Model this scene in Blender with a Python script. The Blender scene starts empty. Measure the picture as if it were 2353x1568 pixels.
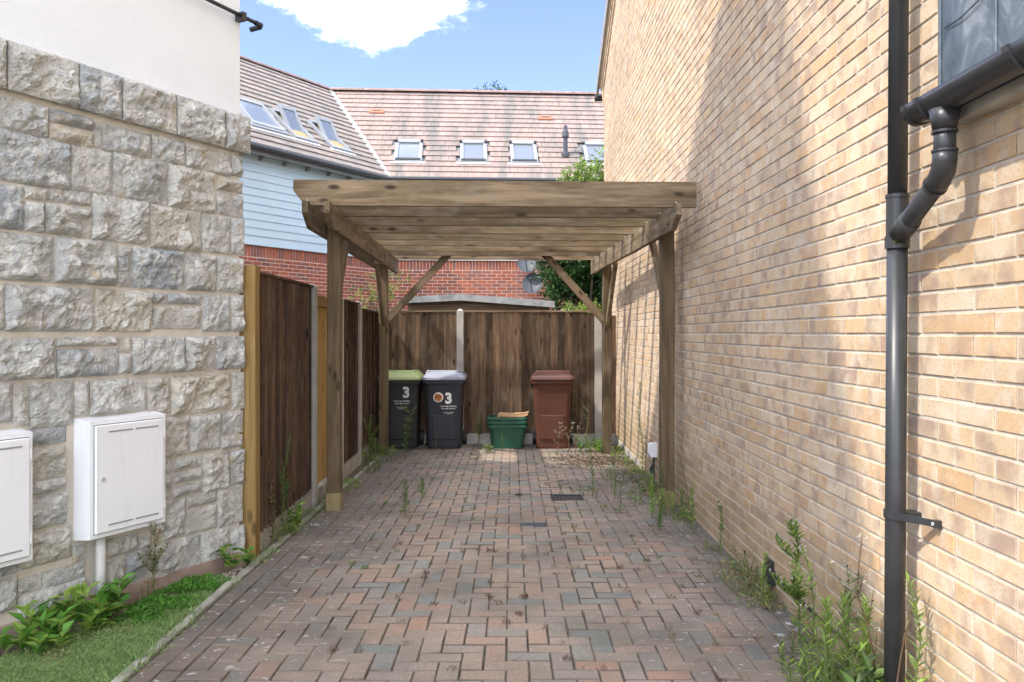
import bpy, math, random
from mathutils import Vector, Matrix, noise
R = random.Random(7)
D = bpy.data
scene = bpy.context.scene
col = scene.collection
rad = math.radians

# ------------------------------------------------------------------ camera
cam = D.cameras.new('camera')
cam.sensor_width = 36.0
cam.lens = 28.66
cam.shift_y = -18 / 2353
cam.clip_start = 0.05
cam.clip_end = 600
camo = D.objects.new('camera', cam)
col.objects.link(camo)
camo.location = (0, 0, 1.49)
camo.rotation_euler = (rad(90), 0, 0)
scene.camera = camo

# ------------------------------------------------------------------ sky + sun
SUN_RAY = Vector((1.0, 0.50, -1.35)).normalized()
TO_SUN = -SUN_RAY
world = D.worlds.new('World')
scene.world = world
world.use_nodes = True
wt = world.node_tree
wt.nodes.clear()


def wn(t, **k):
    n = wt.nodes.new(t)
    for a, b in k.items():
        setattr(n, a, b)
    return n


out = wn('ShaderNodeOutputWorld')
bg = wn('ShaderNodeBackground')
sky = wn('ShaderNodeTexSky')
sky.sky_type = 'NISHITA'
sky.sun_disc = False
sky.sun_elevation = math.asin(TO_SUN.z)
sky.sun_rotation = math.atan2(TO_SUN.x, TO_SUN.y)
sky.air_density = 1.0
sky.dust_density = 0.35
sky.ozone_density = 2.2
bg.inputs[1].default_value = 0.12
tc = wn('ShaderNodeTexCoord')
mp = wn('ShaderNodeMapping')
mp.inputs['Scale'].default_value = (1, 1, 1.9)
mp.inputs['Location'].default_value = (3.1, 0.4, 1.7)
nz = wn('ShaderNodeTexNoise')
nz.inputs['Scale'].default_value = 2.6
nz.inputs['Detail'].default_value = 9
nz.inputs['Roughness'].default_value = 0.56
# the one big cumulus over the roofs
dist = wn('ShaderNodeVectorMath', operation='DISTANCE')
mp2 = wn('ShaderNodeMapping')
mp2.inputs['Scale'].default_value = (1, 1, 2.0)
cl = Vector((-0.175, 1.0, 0.415)).normalized()
dist.inputs[1].default_value = (cl.x, cl.y, cl.z * 2.0)
lobe = wn('ShaderNodeValToRGB')
el = lobe.color_ramp.elements
while len(el) < 6:
    el.new(0.5)
for e_, (p_, c_) in zip(el, ((0.0, 0.62), (0.075, 0.56), (0.14, 0.40), (0.40, 0.34), (0.60, 0.52), (1.0, 0.52))):  # outer stops add unseen cloud beyond the view to lift the ambient light
    e_.position = p_
    e_.color = (c_, c_, c_, 1)
addm = wn('ShaderNodeMath', operation='ADD')
ramp = wn('ShaderNodeMapRange')
ramp.interpolation_type = 'SMOOTHSTEP'
ramp.inputs[1].default_value = 0.96
ramp.inputs[2].default_value = 1.11
mix = wn('ShaderNodeMix', data_type='RGBA')
mix.inputs['B'].default_value = (31.0, 31.6, 32.4, 1)  # cloud brightness pushed up to fill the shaded parts
lk = wt.links.new
lk(tc.outputs['Generated'], mp.inputs[0])
lk(mp.outputs[0], nz.inputs[0])
lk(tc.outputs['Generated'], mp2.inputs[0])
lk(mp2.outputs[0], dist.inputs[0])
lk(dist.outputs['Value'], lobe.inputs[0])
nzf = wn('ShaderNodeTexNoise')
nzf.inputs['Scale'].default_value = 17.0
nzf.inputs['Detail'].default_value = 7
nzf.inputs['Roughness'].default_value = 0.6
lk(mp.outputs[0], nzf.inputs[0])
nmix = wn('ShaderNodeMix', data_type='FLOAT')
nmix.inputs['Factor'].default_value = 0.44
lk(nz.outputs['Fac'], nmix.inputs['A'])
lk(nzf.outputs['Fac'], nmix.inputs['B'])
lk(nmix.outputs['Result'], addm.inputs[0])
lk(lobe.outputs[0], addm.inputs[1])  # 0.5 = neutral
lk(addm.outputs[0], ramp.inputs[0])
pw = wn('ShaderNodeMath', operation='POWER')
pw.inputs[1].default_value = 2.2
lk(ramp.outputs[0], pw.inputs[0])
lk(pw.outputs[0], mix.inputs['Factor'])
tint = wn('ShaderNodeMix', data_type='RGBA', blend_type='MULTIPLY')
tint.inputs['Factor'].default_value = 1.0
tint.inputs['B'].default_value = (1.02, 0.93, 1.13, 1)
lk(sky.outputs[0], tint.inputs['A'])
lk(tint.outputs['Result'], mix.inputs['A'])
lk(mix.outputs['Result'], bg.inputs[0])
lk(bg.outputs[0], out.inputs[0])

sun = D.lights.new('sun', 'SUN')
sun.energy = 2.0
sun.angle = rad(1.1)
sun.color = (1.0, 0.94, 0.84)
suno = D.objects.new('sun', sun)
col.objects.link(suno)
suno.rotation_euler = SUN_RAY.to_track_quat('-Z', 'Y').to_euler()
suno.location = (-8, -4, 14)

vs = scene.view_settings
vs.view_transform = 'Standard'
vs.look = 'None'
vs.exposure = 1.36
vs.gamma = 1.0
vs.use_curve_mapping = False
scene.cycles.max_bounces = 8
scene.cycles.denoising_prefilter = 'NONE'
scene.cycles.diffuse_bounces = 4

# ------------------------------------------------------------------ materials
MATS = {}


class NT:
    def __init__(s, name):
        s.m = D.materials.new(name)
        s.m.use_nodes = True
        s.t = s.m.node_tree
        s.p = s.t.nodes['Principled BSDF']
        MATS[name] = s.m

    def n(s, t, **k):
        x = s.t.nodes.new(t)
        for a, b in k.items():
            setattr(x, a, b)
        return x

    def l(s, a, b):
        s.t.links.new(a, b)

    def set(s, **k):
        for a, b in k.items():
            s.p.inputs[a.replace('_', ' ')].default_value = b

    def coord(s, kind='Object', scale=(1, 1, 1), rand=0.0):
        if kind == 'Position':
            o = s.n('ShaderNodeNewGeometry').outputs['Position']
        else:
            o = s.n('ShaderNodeTexCoord').outputs[kind]
        m = s.n('ShaderNodeMapping')
        m.inputs['Scale'].default_value = scale
        if rand:
            oi = s.n('ShaderNodeObjectInfo')
            k = s.n('ShaderNodeMath', operation='MULTIPLY')
            k.inputs[1].default_value = rand
            s.l(oi.outputs['Random'], k.inputs[0])
            a = s.n('ShaderNodeVectorMath', operation='ADD')
            s.l(o, a.inputs[0])
            s.l(k.outputs[0], a.inputs[1])
            o = a.outputs[0]
        s.l(o, m.inputs[0])
        return m.outputs[0]

    def noise(s, vec, scale, detail=4, rough=0.55, dist=0.0):
        x = s.n('ShaderNodeTexNoise')
        x.inputs['Scale'].default_value = scale
        x.inputs['Detail'].default_value = detail
        x.inputs['Roughness'].default_value = rough
        x.inputs['Distortion'].default_value = dist
        s.l(vec, x.inputs['Vector'])
        return x.outputs['Fac']

    def voro(s, vec, scale, feature='F1', out='Distance'):
        x = s.n('ShaderNodeTexVoronoi', feature=feature)
        x.inputs['Scale'].default_value = scale
        s.l(vec, x.inputs['Vector'])
        return x.outputs[out]

    def ramp(s, fac, stops, interp='LINEAR'):
        x = s.n('ShaderNodeValToRGB')
        x.color_ramp.interpolation = interp
        e = x.color_ramp.elements
        while len(e) < len(stops):
            e.new(0.5)
        for i, (p, c) in enumerate(stops):
            e[i].position = p
            if not isinstance(c, tuple):
                c = (c, c, c)
            e[i].color = (*c, 1)
        s.l(fac, x.inputs[0])
        return x.outputs[0]

    def mix(s, fac, a, b, mode='MIX'):
        x = s.n('ShaderNodeMix', data_type='RGBA', blend_type=mode)
        for v, i in ((fac, x.inputs['Factor']), (a, x.inputs['A']), (b, x.inputs['B'])):
            if isinstance(v, (int, float)):
                i.default_value = v
            elif isinstance(v, tuple):
                i.default_value = (*v, 1)
            else:
                s.l(v, i)
        return x.outputs['Result']

    def math(s, op, a, b=None):
        x = s.n('ShaderNodeMath', operation=op)
        for v, i in ((a, x.inputs[0]), (b, x.inputs[1])):
            if v is None:
                continue
            if isinstance(v, (int, float)):
                i.default_value = v
            else:
                s.l(v, i)
        return x.outputs[0]

    def piece(s):
        """a random number for each piece, whether an object or an island"""
        a = s.n('ShaderNodeObjectInfo').outputs['Random']
        b = s.n('ShaderNodeNewGeometry').outputs['Random Per Island']
        return s.math('FRACT', s.math('ADD', a, s.math('MULTIPLY', b, 7.31)))

    def base(s, c):
        s.l(c, s.p.inputs['Base Color'])

    def bump(s, h, strength=0.4, dist=0.01):
        b = s.n('ShaderNodeBump')
        b.inputs['Strength'].default_value = strength
        b.inputs['Distance'].default_value = dist
        s.l(h, b.inputs['Height'])
        s.l(b.outputs[0], s.p.inputs['Normal'])


def plain(name, c, rough=0.6, var=0.15, scale=6, bump=0.0, bscale=80, spec=0.4, kind='Position'):
    m = NT(name)
    v = m.coord(kind)
    n = m.noise(v, scale, 5)
    lo = tuple(x * (1 - var) for x in c)
    hi = tuple(min(1, x * (1 + var)) for x in c)
    m.base(m.ramp(n, [(0.3, lo), (0.7, hi)]))
    m.set(Roughness=rough)
    m.p.inputs['Specular IOR Level'].default_value = spec
    if bump:
        m.bump(m.noise(v, bscale, 4), bump, 0.004)
    return m


def wood(name, cols, grain=1.0, stain=(0.10, 0.09, 0.05), stain_amt=0.5, rough=0.8, knots=True, pale=None):
    m = NT(name)
    v = m.coord('Object', (0.8, 11, 11), 37.0)
    v2 = m.coord('Object', (1, 3.2, 3.2), 37.0)
    g = m.noise(v, 2.2, 6, 0.62, 0.4)
    g2 = m.noise(m.coord('Object', (0.45, 5.5, 5.5), 37.0), 1.6, 4, 0.6, 2.2)
    gg = m.mix(0.55, g, g2)
    c = m.ramp(gg, [(0.34, cols[0]), (0.5, cols[1]), (0.66, cols[2])])
    rnd = m.n('ShaderNodeObjectInfo').outputs['Random']
    c = m.mix(1.0, c, m.ramp(rnd, [(0, 0.50 if 'fence' in name else 0.66), (1, 1.55 if 'fence' in name else 1.2)]), 'MULTIPLY')
    if knots:
        k = m.voro(m.coord('Object', (2.4, 6.0, 6.0), 37.0), 1.35)
        c = m.mix(m.ramp(k, [(0.09, 0.9), (0.20, 0.0)]), c, tuple(x * 0.35 for x in cols[0]))
    st = m.noise(v2, 2.4, 5, 0.6)
    c = m.mix(m.ramp(st, [(0.45, 0.0), (0.75, stain_amt)]), c, stain)
    if pale:
        st2 = m.noise(m.coord('Object', (1.2, 2.5, 2.5), 91.0), 3.0, 6, 0.6)
        c = m.mix(m.ramp(st2, [(0.5, 0.0), (0.75, 0.55)]), c, pale)
    m.base(c)
    m.set(Roughness=rough)
    m.p.inputs['Specular IOR Level'].default_value = 0.25
    m.bump(g, 0.5 * grain, 0.006)
    return m


# buff brick of the right-hand house
m = NT('buff_brick')
v = m.coord('Position')
pr = m.piece()
c = m.ramp(pr, [(0.0, (0.57, 0.42, 0.265)), (0.2, (0.60, 0.45, 0.29)), (0.38, (0.57, 0.375, 0.205)), (0.55, (0.61, 0.49, 0.345)),
                (0.72, (0.52, 0.355, 0.21)), (0.86, (0.59, 0.435, 0.28)), (1.0, (0.45, 0.345, 0.26))])
pv = m.n('ShaderNodeVectorMath', operation='ADD')
m.l(v, pv.inputs[0])
m.l(m.math('MULTIPLY', pr, 13.0), pv.inputs[1])
bl = m.noise(pv.outputs[0], 9.0, 4, 0.6, 0.3)
c = m.mix(m.ramp(bl, [(0.47, 0.0), (0.70, 0.8)]), c, (0.63, 0.555, 0.445))
bl2 = m.noise(pv.outputs[0], 8.0, 3, 0.5)
c = m.mix(m.ramp(bl2, [(0.49, 0.0), (0.67, 0.78)]), c, (0.35, 0.25, 0.195))
szz = m.n('ShaderNodeSeparateXYZ')
m.l(v, szz.inputs[0])
low = m.math('ADD', szz.outputs['Z'], m.math('MULTIPLY', m.noise(v, 2.5, 5, 0.65), -0.55))
c = m.mix(m.ramp(low, [(0.0, 0.55), (0.30, 0.0)]), c, (0.33, 0.235, 0.13))
big = m.noise(v, 0.9, 4, 0.6)
c = m.mix(1.0, c, m.ramp(big, [(0.35, 0.86), (0.65, 1.08)]), 'MULTIPLY')
sp = m.noise(v, 110, 4, 0.7)
c = m.mix(m.ramp(sp, [(0.36, 0.5), (0.46, 0.0)]), c, (0.30, 0.2, 0.12))
m.base(c)
m.set(Roughness=0.85)
m.p.inputs['Specular IOR Level'].default_value = 0.2
m.bump(m.noise(v, 90, 5, 0.65), 0.35, 0.004)

plain('buff_mortar', (0.52, 0.475, 0.40), 0.95, 0.15, 14, 0.5, 160)

m = NT('red_brick')
v = m.coord('Position')
pr = m.piece()
c = m.ramp(pr, [(0.0, (0.30, 0.085, 0.045)), (0.3, (0.36, 0.10, 0.05)), (0.5, (0.21, 0.085, 0.065)), (0.7, (0.42, 0.115, 0.045)),
                (0.85, (0.19, 0.09, 0.075)), (1.0, (0.33, 0.12, 0.075))])
n = m.noise(v, 9, 4)
c = m.mix(1.0, c, m.ramp(n, [(0.3, 0.8), (0.7, 1.2)]), 'MULTIPLY')
m.base(c)
m.set(Roughness=0.85)
m.bump(m.noise(v, 60, 4), 0.3, 0.004)
plain('pale_mortar', (0.78, 0.64, 0.56), 0.95, 0.12, 10, 0.3, 120)

# rock-faced limestone
m = NT('limestone')
v = m.coord('Position')
pr = m.piece()
c = m.ramp(pr, [(0.0, (0.40, 0.41, 0.40)), (0.3, (0.50, 0.50, 0.465)), (0.55, (0.43, 0.44, 0.425)), (0.70, (0.53, 0.52, 0.465)),
                (0.84, (0.33, 0.365, 0.39)), (1.0, (0.55, 0.505, 0.40))])
n = m.noise(v, 9, 9, 0.72, 0.8)
c = m.mix(m.ramp(n, [(0.47, 0.0), (0.60, 0.85)]), c, (0.68, 0.675, 0.62))
n2 = m.noise(m.coord('Position', (1, 1, 2.2)), 20, 7, 0.68, 1.2)
c = m.mix(m.ramp(n2, [(0.38, 0.7), (0.47, 0.0)]), c, (0.27, 0.285, 0.285))
n3 = m.noise(v, 5.5, 3, 0.5)
c = m.mix(m.ramp(n3, [(0.66, 0.0), (0.74, 0.6)]), c, (0.44, 0.34, 0.18))
m.base(c)
m.set(Roughness=0.9)
m.p.inputs['Specular IOR Level'].default_value = 0.15
m.bump(m.noise(v, 40, 9, 0.72, 0.8), 0.9, 0.016)
plain('stone_mortar', (0.56, 0.52, 0.44), 0.95, 0.12, 8, 0.6, 130)

m = NT('white_render')
v = m.coord('Position')
m.base(m.ramp(m.noise(v, 1.3, 6), [(0.3, (0.77, 0.80, 0.82)), (0.7, (0.83, 0.86, 0.88))]))
m.set(Roughness=0.9)
m.p.inputs['Specular IOR Level'].default_value = 0.1
m.bump(m.noise(m.coord('Position', (1, 1, 1.9)), 75, 4, 0.6, 0.8), 0.6, 0.008)

# block paving
m = NT('paver')
v = m.coord('Position')
pr = m.piece()
c = m.ramp(pr, [(0.0, (0.345, 0.255, 0.19)), (0.2, (0.31, 0.255, 0.20)), (0.38, (0.375, 0.26, 0.19)), (0.52, (0.285, 0.25, 0.20)),
                (0.66, (0.34, 0.27, 0.215)), (0.8, (0.21, 0.225, 0.205)), (0.9, (0.39, 0.24, 0.165)), (1.0, (0.245, 0.25, 0.215))])
n = m.noise(v, 85, 6, 0.8)
c = m.mix(1.0, c, m.ramp(n, [(0.32, 0.66), (0.68, 1.36)]), 'MULTIPLY')
n = m.noise(v, 1.4, 5, 0.6)
c = m.mix(m.ramp(n, [(0.40, 0.0), (0.68, 0.75)]), c, (0.135, 0.13, 0.105))
sx = m.n('ShaderNodeSeparateXYZ')
m.l(v, sx.inputs[0])
edge = m.math('ADD', m.math('ABSOLUTE', m.math('SUBTRACT', sx.outputs['X'], -0.05)), m.math('MULTIPLY', n, 0.9))
c = m.mix(m.ramp(m.math('MULTIPLY', edge, 0.4), [(0.42, 0.0), (0.74, 0.75)]), c, (0.105, 0.095, 0.085))
sp = m.noise(v, 17, 5, 0.7, 0.6)
c = m.mix(m.math('MULTIPLY', m.ramp(sp, [(0.60, 0.0), (0.66, 0.85)]), m.ramp(m.math('MULTIPLY', edge, 0.4), [(0.45, 0.25), (0.62, 1.0)])), c, (0.50, 0.50, 0.46))
m.base(c)
m.set(Roughness=0.9)
m.p.inputs['Specular IOR Level'].default_value = 0.2
m.bump(m.noise(v, 130, 5, 0.7), 0.5, 0.004)
plain('paver_edge', (0.19, 0.155, 0.12), 1.0, 0.6, 3, 0.5, 200)
m = NT('joint_sand')
v = m.coord('Position')
c = m.ramp(m.noise(v, 7, 5), [(0.38, (0.045, 0.037, 0.027)), (0.55, (0.115, 0.098, 0.07)), (0.7, (0.075, 0.085, 0.035))])
m.base(c)
m.set(Roughness=1.0)
m.bump(m.noise(v, 220, 3), 0.6, 0.005)

wood('pergola_wood', [(0.085, 0.058, 0.034), (0.185, 0.132, 0.078), (0.31, 0.23, 0.145)], 1.0, (0.10, 0.088, 0.045), 0.6,
     pale=(0.33, 0.275, 0.205))
wood('dark_fence_wood', [(0.042, 0.026, 0.018), (0.10, 0.058, 0.034), (0.175, 0.105, 0.06)], 1.2, (0.035, 0.026, 0.02), 0.6,
     pale=(0.22, 0.17, 0.125))
wood('back_fence_wood', [(0.045, 0.028, 0.019), (0.125, 0.08, 0.048), (0.22, 0.148, 0.092)], 1.2, (0.045, 0.034, 0.025), 0.65,
     pale=(0.23, 0.175, 0.125))
wood('fresh_wood', [(0.22, 0.135, 0.045), (0.335, 0.21, 0.07), (0.42, 0.28, 0.11)], 0.8, (0.26, 0.20, 0.09), 0.35)
wood('post_wood', [(0.075, 0.052, 0.03), (0.145, 0.10, 0.056), (0.215, 0.155, 0.09)], 1.0, (0.085, 0.075, 0.035), 0.6, pale=(0.20, 0.16, 0.11))
wood('shed_wood', [(0.09, 0.06, 0.04), (0.16, 0.105, 0.065), (0.22, 0.16, 0.11)], 1.0, (0.16, 0.14, 0.12), 0.5)
wood('base_sleeve_wood', [(0.20, 0.16, 0.075), (0.29, 0.23, 0.115), (0.34, 0.28, 0.15)], 0.8, (0.13, 0.13, 0.05), 0.5)
plain('concrete', (0.40, 0.38, 0.34), 0.9, 0.18, 5, 0.4, 90)
plain('kerb_concrete', (0.27, 0.265, 0.215), 0.95, 0.45, 5, 0.6, 60)
plain('pink_plinth', (0.33, 0.245, 0.205), 0.95, 0.4, 6, 0.4, 90)
plain('black_plastic', (0.032, 0.034, 0.037), 0.38, 0.2, 12, 0.0, spec=0.5)
plain('dark_metal', (0.03, 0.03, 0.032), 0.5, 0.3, 12)
m = NT('white_plastic')
v = m.coord('Position')
c = m.ramp(m.noise(v, 3, 4), [(0.3, (0.80, 0.82, 0.84)), (0.7, (0.84, 0.855, 0.87))])
n = m.noise(m.coord('Position', (9, 9, 0.7)), 2.0, 6, 0.65)
c = m.mix(m.ramp(n, [(0.55, 0.0), (0.75, 0.28)]), c, (0.52, 0.50, 0.44))
m.base(c)
m.set(Roughness=0.38)
plain('pale_pipe', (0.55, 0.55, 0.52), 0.5, 0.08, 5)
plain('bolt_steel', (0.45, 0.45, 0.46), 0.35, 0.1, 20)
plain('grey_bin', (0.032, 0.035, 0.037), 0.42, 0.18, 5, 0.15, 160)
plain('blue_grey_bin', (0.034, 0.037, 0.048), 0.42, 0.18, 5, 0.15, 160)
plain('brown_bin', (0.10, 0.034, 0.018), 0.6, 0.15, 5, 0.15, 160)
plain('lime_lid', (0.42, 0.50, 0.20), 0.4, 0.1, 5)
plain('grey_lid', (0.30, 0.32, 0.37), 0.4, 0.1, 5)
plain('brown_lid', (0.125, 0.055, 0.042), 0.4, 0.12, 5)
plain('green_box', (0.018, 0.085, 0.05), 0.4, 0.15, 6)
plain('cardboard', (0.50, 0.30, 0.15), 0.85, 0.1, 8)
plain('decal_white', (0.72, 0.72, 0.70), 0.6, 0.05, 8)
plain('decal_orange', (0.46, 0.17, 0.045), 0.6, 0.08, 8)
plain('decal_brown', (0.16, 0.06, 0.03), 0.6, 0.08, 8)
plain('soil', (0.10, 0.08, 0.055), 1.0, 0.35, 9, 0.8, 60)
plain('terrain_soil', (0.13, 0.12, 0.07), 1.0, 0.35, 2, 0.6, 40)
plain('felt', (0.30, 0.31, 0.31), 0.9, 0.3, 7, 0.4, 70)
plain('blue_cladding', (0.50, 0.615, 0.665), 0.55, 0.04, 2, 0.12, 50)
plain('white_trim', (0.74, 0.75, 0.76), 0.5, 0.05, 4)
plain('soffit_board', (0.20, 0.21, 0.21), 0.8, 0.15, 4)
plain('mortar_grey', (0.36, 0.36, 0.33), 0.95, 0.2, 9, 0.5, 60)
plain('window_frame_grey', (0.27, 0.285, 0.30), 0.4, 0.05, 6)
plain('timber_sash', (0.42, 0.28, 0.10), 0.5, 0.15, 9)
plain('vent_tile_red', (0.42, 0.16, 0.09), 0.85, 0.1, 9)
plain('barge_board', (0.24, 0.235, 0.21), 0.8, 0.12, 5)
plain('dish_grey', (0.055, 0.062, 0.075), 0.5, 0.15, 6)

m = NT('roof_tile')
v = m.coord('Position')
pr = m.piece()
c = m.ramp(pr, [(0.0, (0.29, 0.205, 0.175)), (0.35, (0.325, 0.225, 0.19)), (0.6, (0.27, 0.195, 0.17)), (0.8, (0.35, 0.25, 0.21)), (1.0, (0.245, 0.19, 0.17))])
n = m.noise(m.coord('Position', (1.5, 0.22, 0.22)), 1.7, 7, 0.66)
c = m.mix(m.ramp(n, [(0.47, 0.0), (0.62, 0.85)]), c, (0.15, 0.145, 0.13))
n = m.noise(v, 9, 6, 0.75)
c = m.mix(m.ramp(n, [(0.50, 0.0), (0.66, 0.6)]), c, (0.19, 0.175, 0.155))
m.base(c)
m.set(Roughness=0.9)
m.bump(m.noise(v, 60, 4), 0.3, 0.004)
m = NT('wing_tile')
v = m.coord('Position')
pr = m.piece()
c = m.ramp(pr, [(0.0, (0.25, 0.205, 0.18)), (0.4, (0.29, 0.235, 0.20)), (0.7, (0.22, 0.195, 0.175)), (1.0, (0.33, 0.255, 0.215))])
n = m.noise(v, 2.2, 6, 0.65)
c = m.mix(m.ramp(n, [(0.42, 0.0), (0.68, 0.75)]), c, (0.17, 0.165, 0.15))
m.base(c)
m.set(Roughness=0.9)
m.bump(m.noise(v, 60, 4), 0.3, 0.004)
plain('ridge_tile', (0.26, 0.175, 0.15), 0.9, 0.25, 5, 0.3, 60)

m = NT('window_glass')
m.set(Roughness=0.05)
m.p.inputs['Base Color'].default_value = (0.30, 0.33, 0.36, 1)
m.p.inputs['Specular IOR Level'].default_value = 1.0
m.p.inputs['Metallic'].default_value = 0.35

m = NT('lead_sheet')
v = m.coord('Position', (1, 1, 0.6))
n = m.noise(v, 5, 7, 0.65, 1.6)
m.base(m.ramp(n, [(0.35, (0.06, 0.075, 0.09)), (0.58, (0.13, 0.16, 0.18)), (0.72, (0.30, 0.33, 0.35))]))
m.l(m.ramp(n, [(0.3, 0.25), (0.7, 0.55)]), m.p.inputs['Roughness'])
m.p.inputs['Metallic'].default_value = 0.3
m.bump(m.noise(v, 9, 5, 0.6, 1.0), 0.2, 0.01)


def leafmat(name, c, var=0.35, trans=0.35, rough=0.5):
    m = NT(name)
    g = m.n('ShaderNodeNewGeometry').outputs['Random Per Island']
    lo = tuple(x * (1 - var) for x in c)
    hi = tuple(min(1, x * (1 + var)) for x in c)
    cc = m.ramp(g, [(0, lo), (0.6, c), (1, hi)])
    m.base(cc)
    m.set(Roughness=rough)
    m.p.inputs['Specular IOR Level'].default_value = 0.3
    tr = m.n('ShaderNodeBsdfTranslucent')
    m.l(cc, tr.inputs[0])
    ms = m.n('ShaderNodeMixShader')
    ms.inputs[0].default_value = trans
    m.l(m.p.outputs[0], ms.inputs[1])
    m.l(tr.outputs[0], ms.inputs[2])
    m.l(ms.outputs[0], m.t.nodes['Material Output'].inputs[0])
    return m


leafmat('leaf_green', (0.125, 0.215, 0.05), 0.35, 0.4)
leafmat('leaf_bright', (0.27, 0.40, 0.075), 0.3, 0.4)
leafmat('leaf_dark', (0.028, 0.065, 0.018), 0.5, 0.2, 0.35)
leafmat('leaf_mid', (0.05, 0.11, 0.028), 0.4, 0.25, 0.35)
leafmat('leaf_pale', (0.20, 0.26, 0.085), 0.3)
leafmat('leaf_lush', (0.10, 0.26, 0.035), 0.3)
leafmat('leaf_grey', (0.13, 0.17, 0.075), 0.3)
leafmat('leaf_dry', (0.27, 0.20, 0.11), 0.35, 0.2)
leafmat('leaf_brown', (0.15, 0.095, 0.055), 0.45, 0.1)
leafmat('leaf_red', (0.13, 0.07, 0.045), 0.4, 0.15)
leafmat('turf_blade', (0.22, 0.32, 0.11), 0.3, 0.25)
leafmat('petal_white', (0.62, 0.60, 0.52), 0.15, 0.3)
plain('stem_green', (0.13, 0.17, 0.05), 0.7, 0.2, 20)
plain('stem_brown', (0.12, 0.07, 0.04), 0.8, 0.2, 20)
plain('bark', (0.10, 0.08, 0.06), 0.9, 0.3, 12, 0.5, 50)
plain('pebble', (0.42, 0.36, 0.29), 0.85, 0.4, 30)
plain('turf_base', (0.12, 0.18, 0.06), 1.0, 0.3, 20)
plain('moss', (0.13, 0.15, 0.02), 1.0, 0.4, 20)

# ------------------------------------------------------------------ geometry helpers
W = {}
I4 = Matrix.Identity(4)


def reg(o, M, parent):
    W[o.name] = M.copy()
    if parent is not None:
        o.parent = parent
        o.matrix_basis = W[parent.name].inverted() @ M
    else:
        o.matrix_basis = M
    col.objects.link(o)
    return o


def tag(o, label=None, cat=None, group=None, kind=None):
    if label:
        o['label'] = label
    if cat:
        o['category'] = cat
    if group:
        o['group'] = group
    if kind:
        o['kind'] = kind
    return o


def thing(name, loc, label, cat, group=None):
    o = D.objects.new(name, None)
    o.empty_display_size = 0.1
    reg(o, Matrix.Translation(Vector(loc)), None)
    return tag(o, label, cat, group)


def link(name, me, parent=None, M=I4):
    return reg(D.objects.new(name, me), M, parent)


class MB:
    def __init__(s):
        s.v = []
        s.f = []

    def add(s, vs, fs, M=None):
        k = len(s.v)
        if M is None:
            s.v += [tuple(p) for p in vs]
        else:
            s.v += [tuple(M @ Vector(p)) for p in vs]
        s.f += [tuple(i + k for i in f) for f in fs]
        return s

    def box(s, a, b, M=None):
        x0, y0, z0 = a
        x1, y1, z1 = b
        return s.hexa([(x0, y0, z0), (x1, y0, z0), (x1, y1, z0), (x0, y1, z0), (x0, y0, z1), (x1, y0, z1), (x1, y1, z1), (x0, y1, z1)], M)

    def hexa(s, p, M=None):
        return s.add(p, [(0, 3, 2, 1), (4, 5, 6, 7), (0, 1, 5, 4), (1, 2, 6, 5), (2, 3, 7, 6), (3, 0, 4, 7)], M)

    def prism(s, poly, h0, h1, M=None):
        n = len(poly)
        vs = [(x, y, h0) for x, y in poly] + [(x, y, h1) for x, y in poly]
        fs = [tuple(range(n - 1, -1, -1)), tuple(range(n, 2 * n))]
        fs += [(i, (i + 1) % n, n + (i + 1) % n, n + i) for i in range(n)]
        return s.add(vs, fs, M)

    def tube(s, pts, r, n=10, cap=True):
        pts = [Vector(p) for p in pts]
        rs = r if isinstance(r, (list, tuple)) else [r] * len(pts)
        k = len(s.v)
        up = None
        for i, p in enumerate(pts):
            t = (pts[min(i + 1, len(pts) - 1)] - pts[max(i - 1, 0)]).normalized()
            if up is None:
                up = Vector((0, 0, 1)) if abs(t.z) < 0.9 else Vector((1, 0, 0))
            a = t.cross(up).normalized()
            b = a.cross(t).normalized()
            up = b
            for j in range(n):
                w = 2 * math.pi * j / n
                s.v.append(tuple(p + (a * math.cos(w) + b * math.sin(w)) * rs[i]))
        for i in range(len(pts) - 1):
            for j in range(n):
                q = k + i * n
                s.f.append((q + j, q + (j + 1) % n, q + n + (j + 1) % n, q + n + j))
        if cap:
            s.f.append(tuple(k + j for j in range(n - 1, -1, -1)))
            s.f.append(tuple(k + (len(pts) - 1) * n + j for j in range(n)))
        return s

    def leaf(s, p, d, up, L, w, fold=0.25):
        d = d.normalized()
        a = d.cross(up)
        if a.length < 1e-4:
            a = d.cross(Vector((1, 0, 0.3)))
        a.normalize()
        nrm = a.cross(d)
        m = p + d * (L * 0.45)
        k = len(s.v)
        s.v += [tuple(p), tuple(m + a * w * 0.5 + nrm * w * fold), tuple(p + d * L), tuple(m - a * w * 0.5 + nrm * w * fold)]
        s.f += [(k, k + 1, k + 2), (k, k + 2, k + 3)]
        return s

    def mesh(s, name, mat, smooth=False):
        me = D.meshes.new(name)
        me.from_pydata(s.v, [], s.f)
        if mat:
            me.materials.append(MATS[mat])
        if smooth:
            me.polygons.foreach_set('use_smooth', [True] * len(me.polygons))
        me.update()
        return me

    def obj(s, name, mat, parent=None, M=I4, smooth=False):
        return link(name, s.mesh(name, mat, smooth), parent, M)


def block(L, H, T, c=0.004):
    """a chamfered block: L along x, H along y, its face at z = T; open at the back"""
    l, h = L / 2, H / 2
    v = [(-l, -h, 0), (l, -h, 0), (l, h, 0), (-l, h, 0),
         (-l, -h, T - c), (l, -h, T - c), (l, h, T - c), (-l, h, T - c),
         (-l + c, -h + c, T), (l - c, -h + c, T), (l - c, h - c, T), (-l + c, h - c, T)]
    f = [(8, 9, 10, 11)]
    for i in range(4):
        j = (i + 1) % 4
        f += [(i, j, j + 4, i + 4), (i + 4, j + 4, j + 8, i + 8)]
    return v, f


_bm = {}


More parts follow.
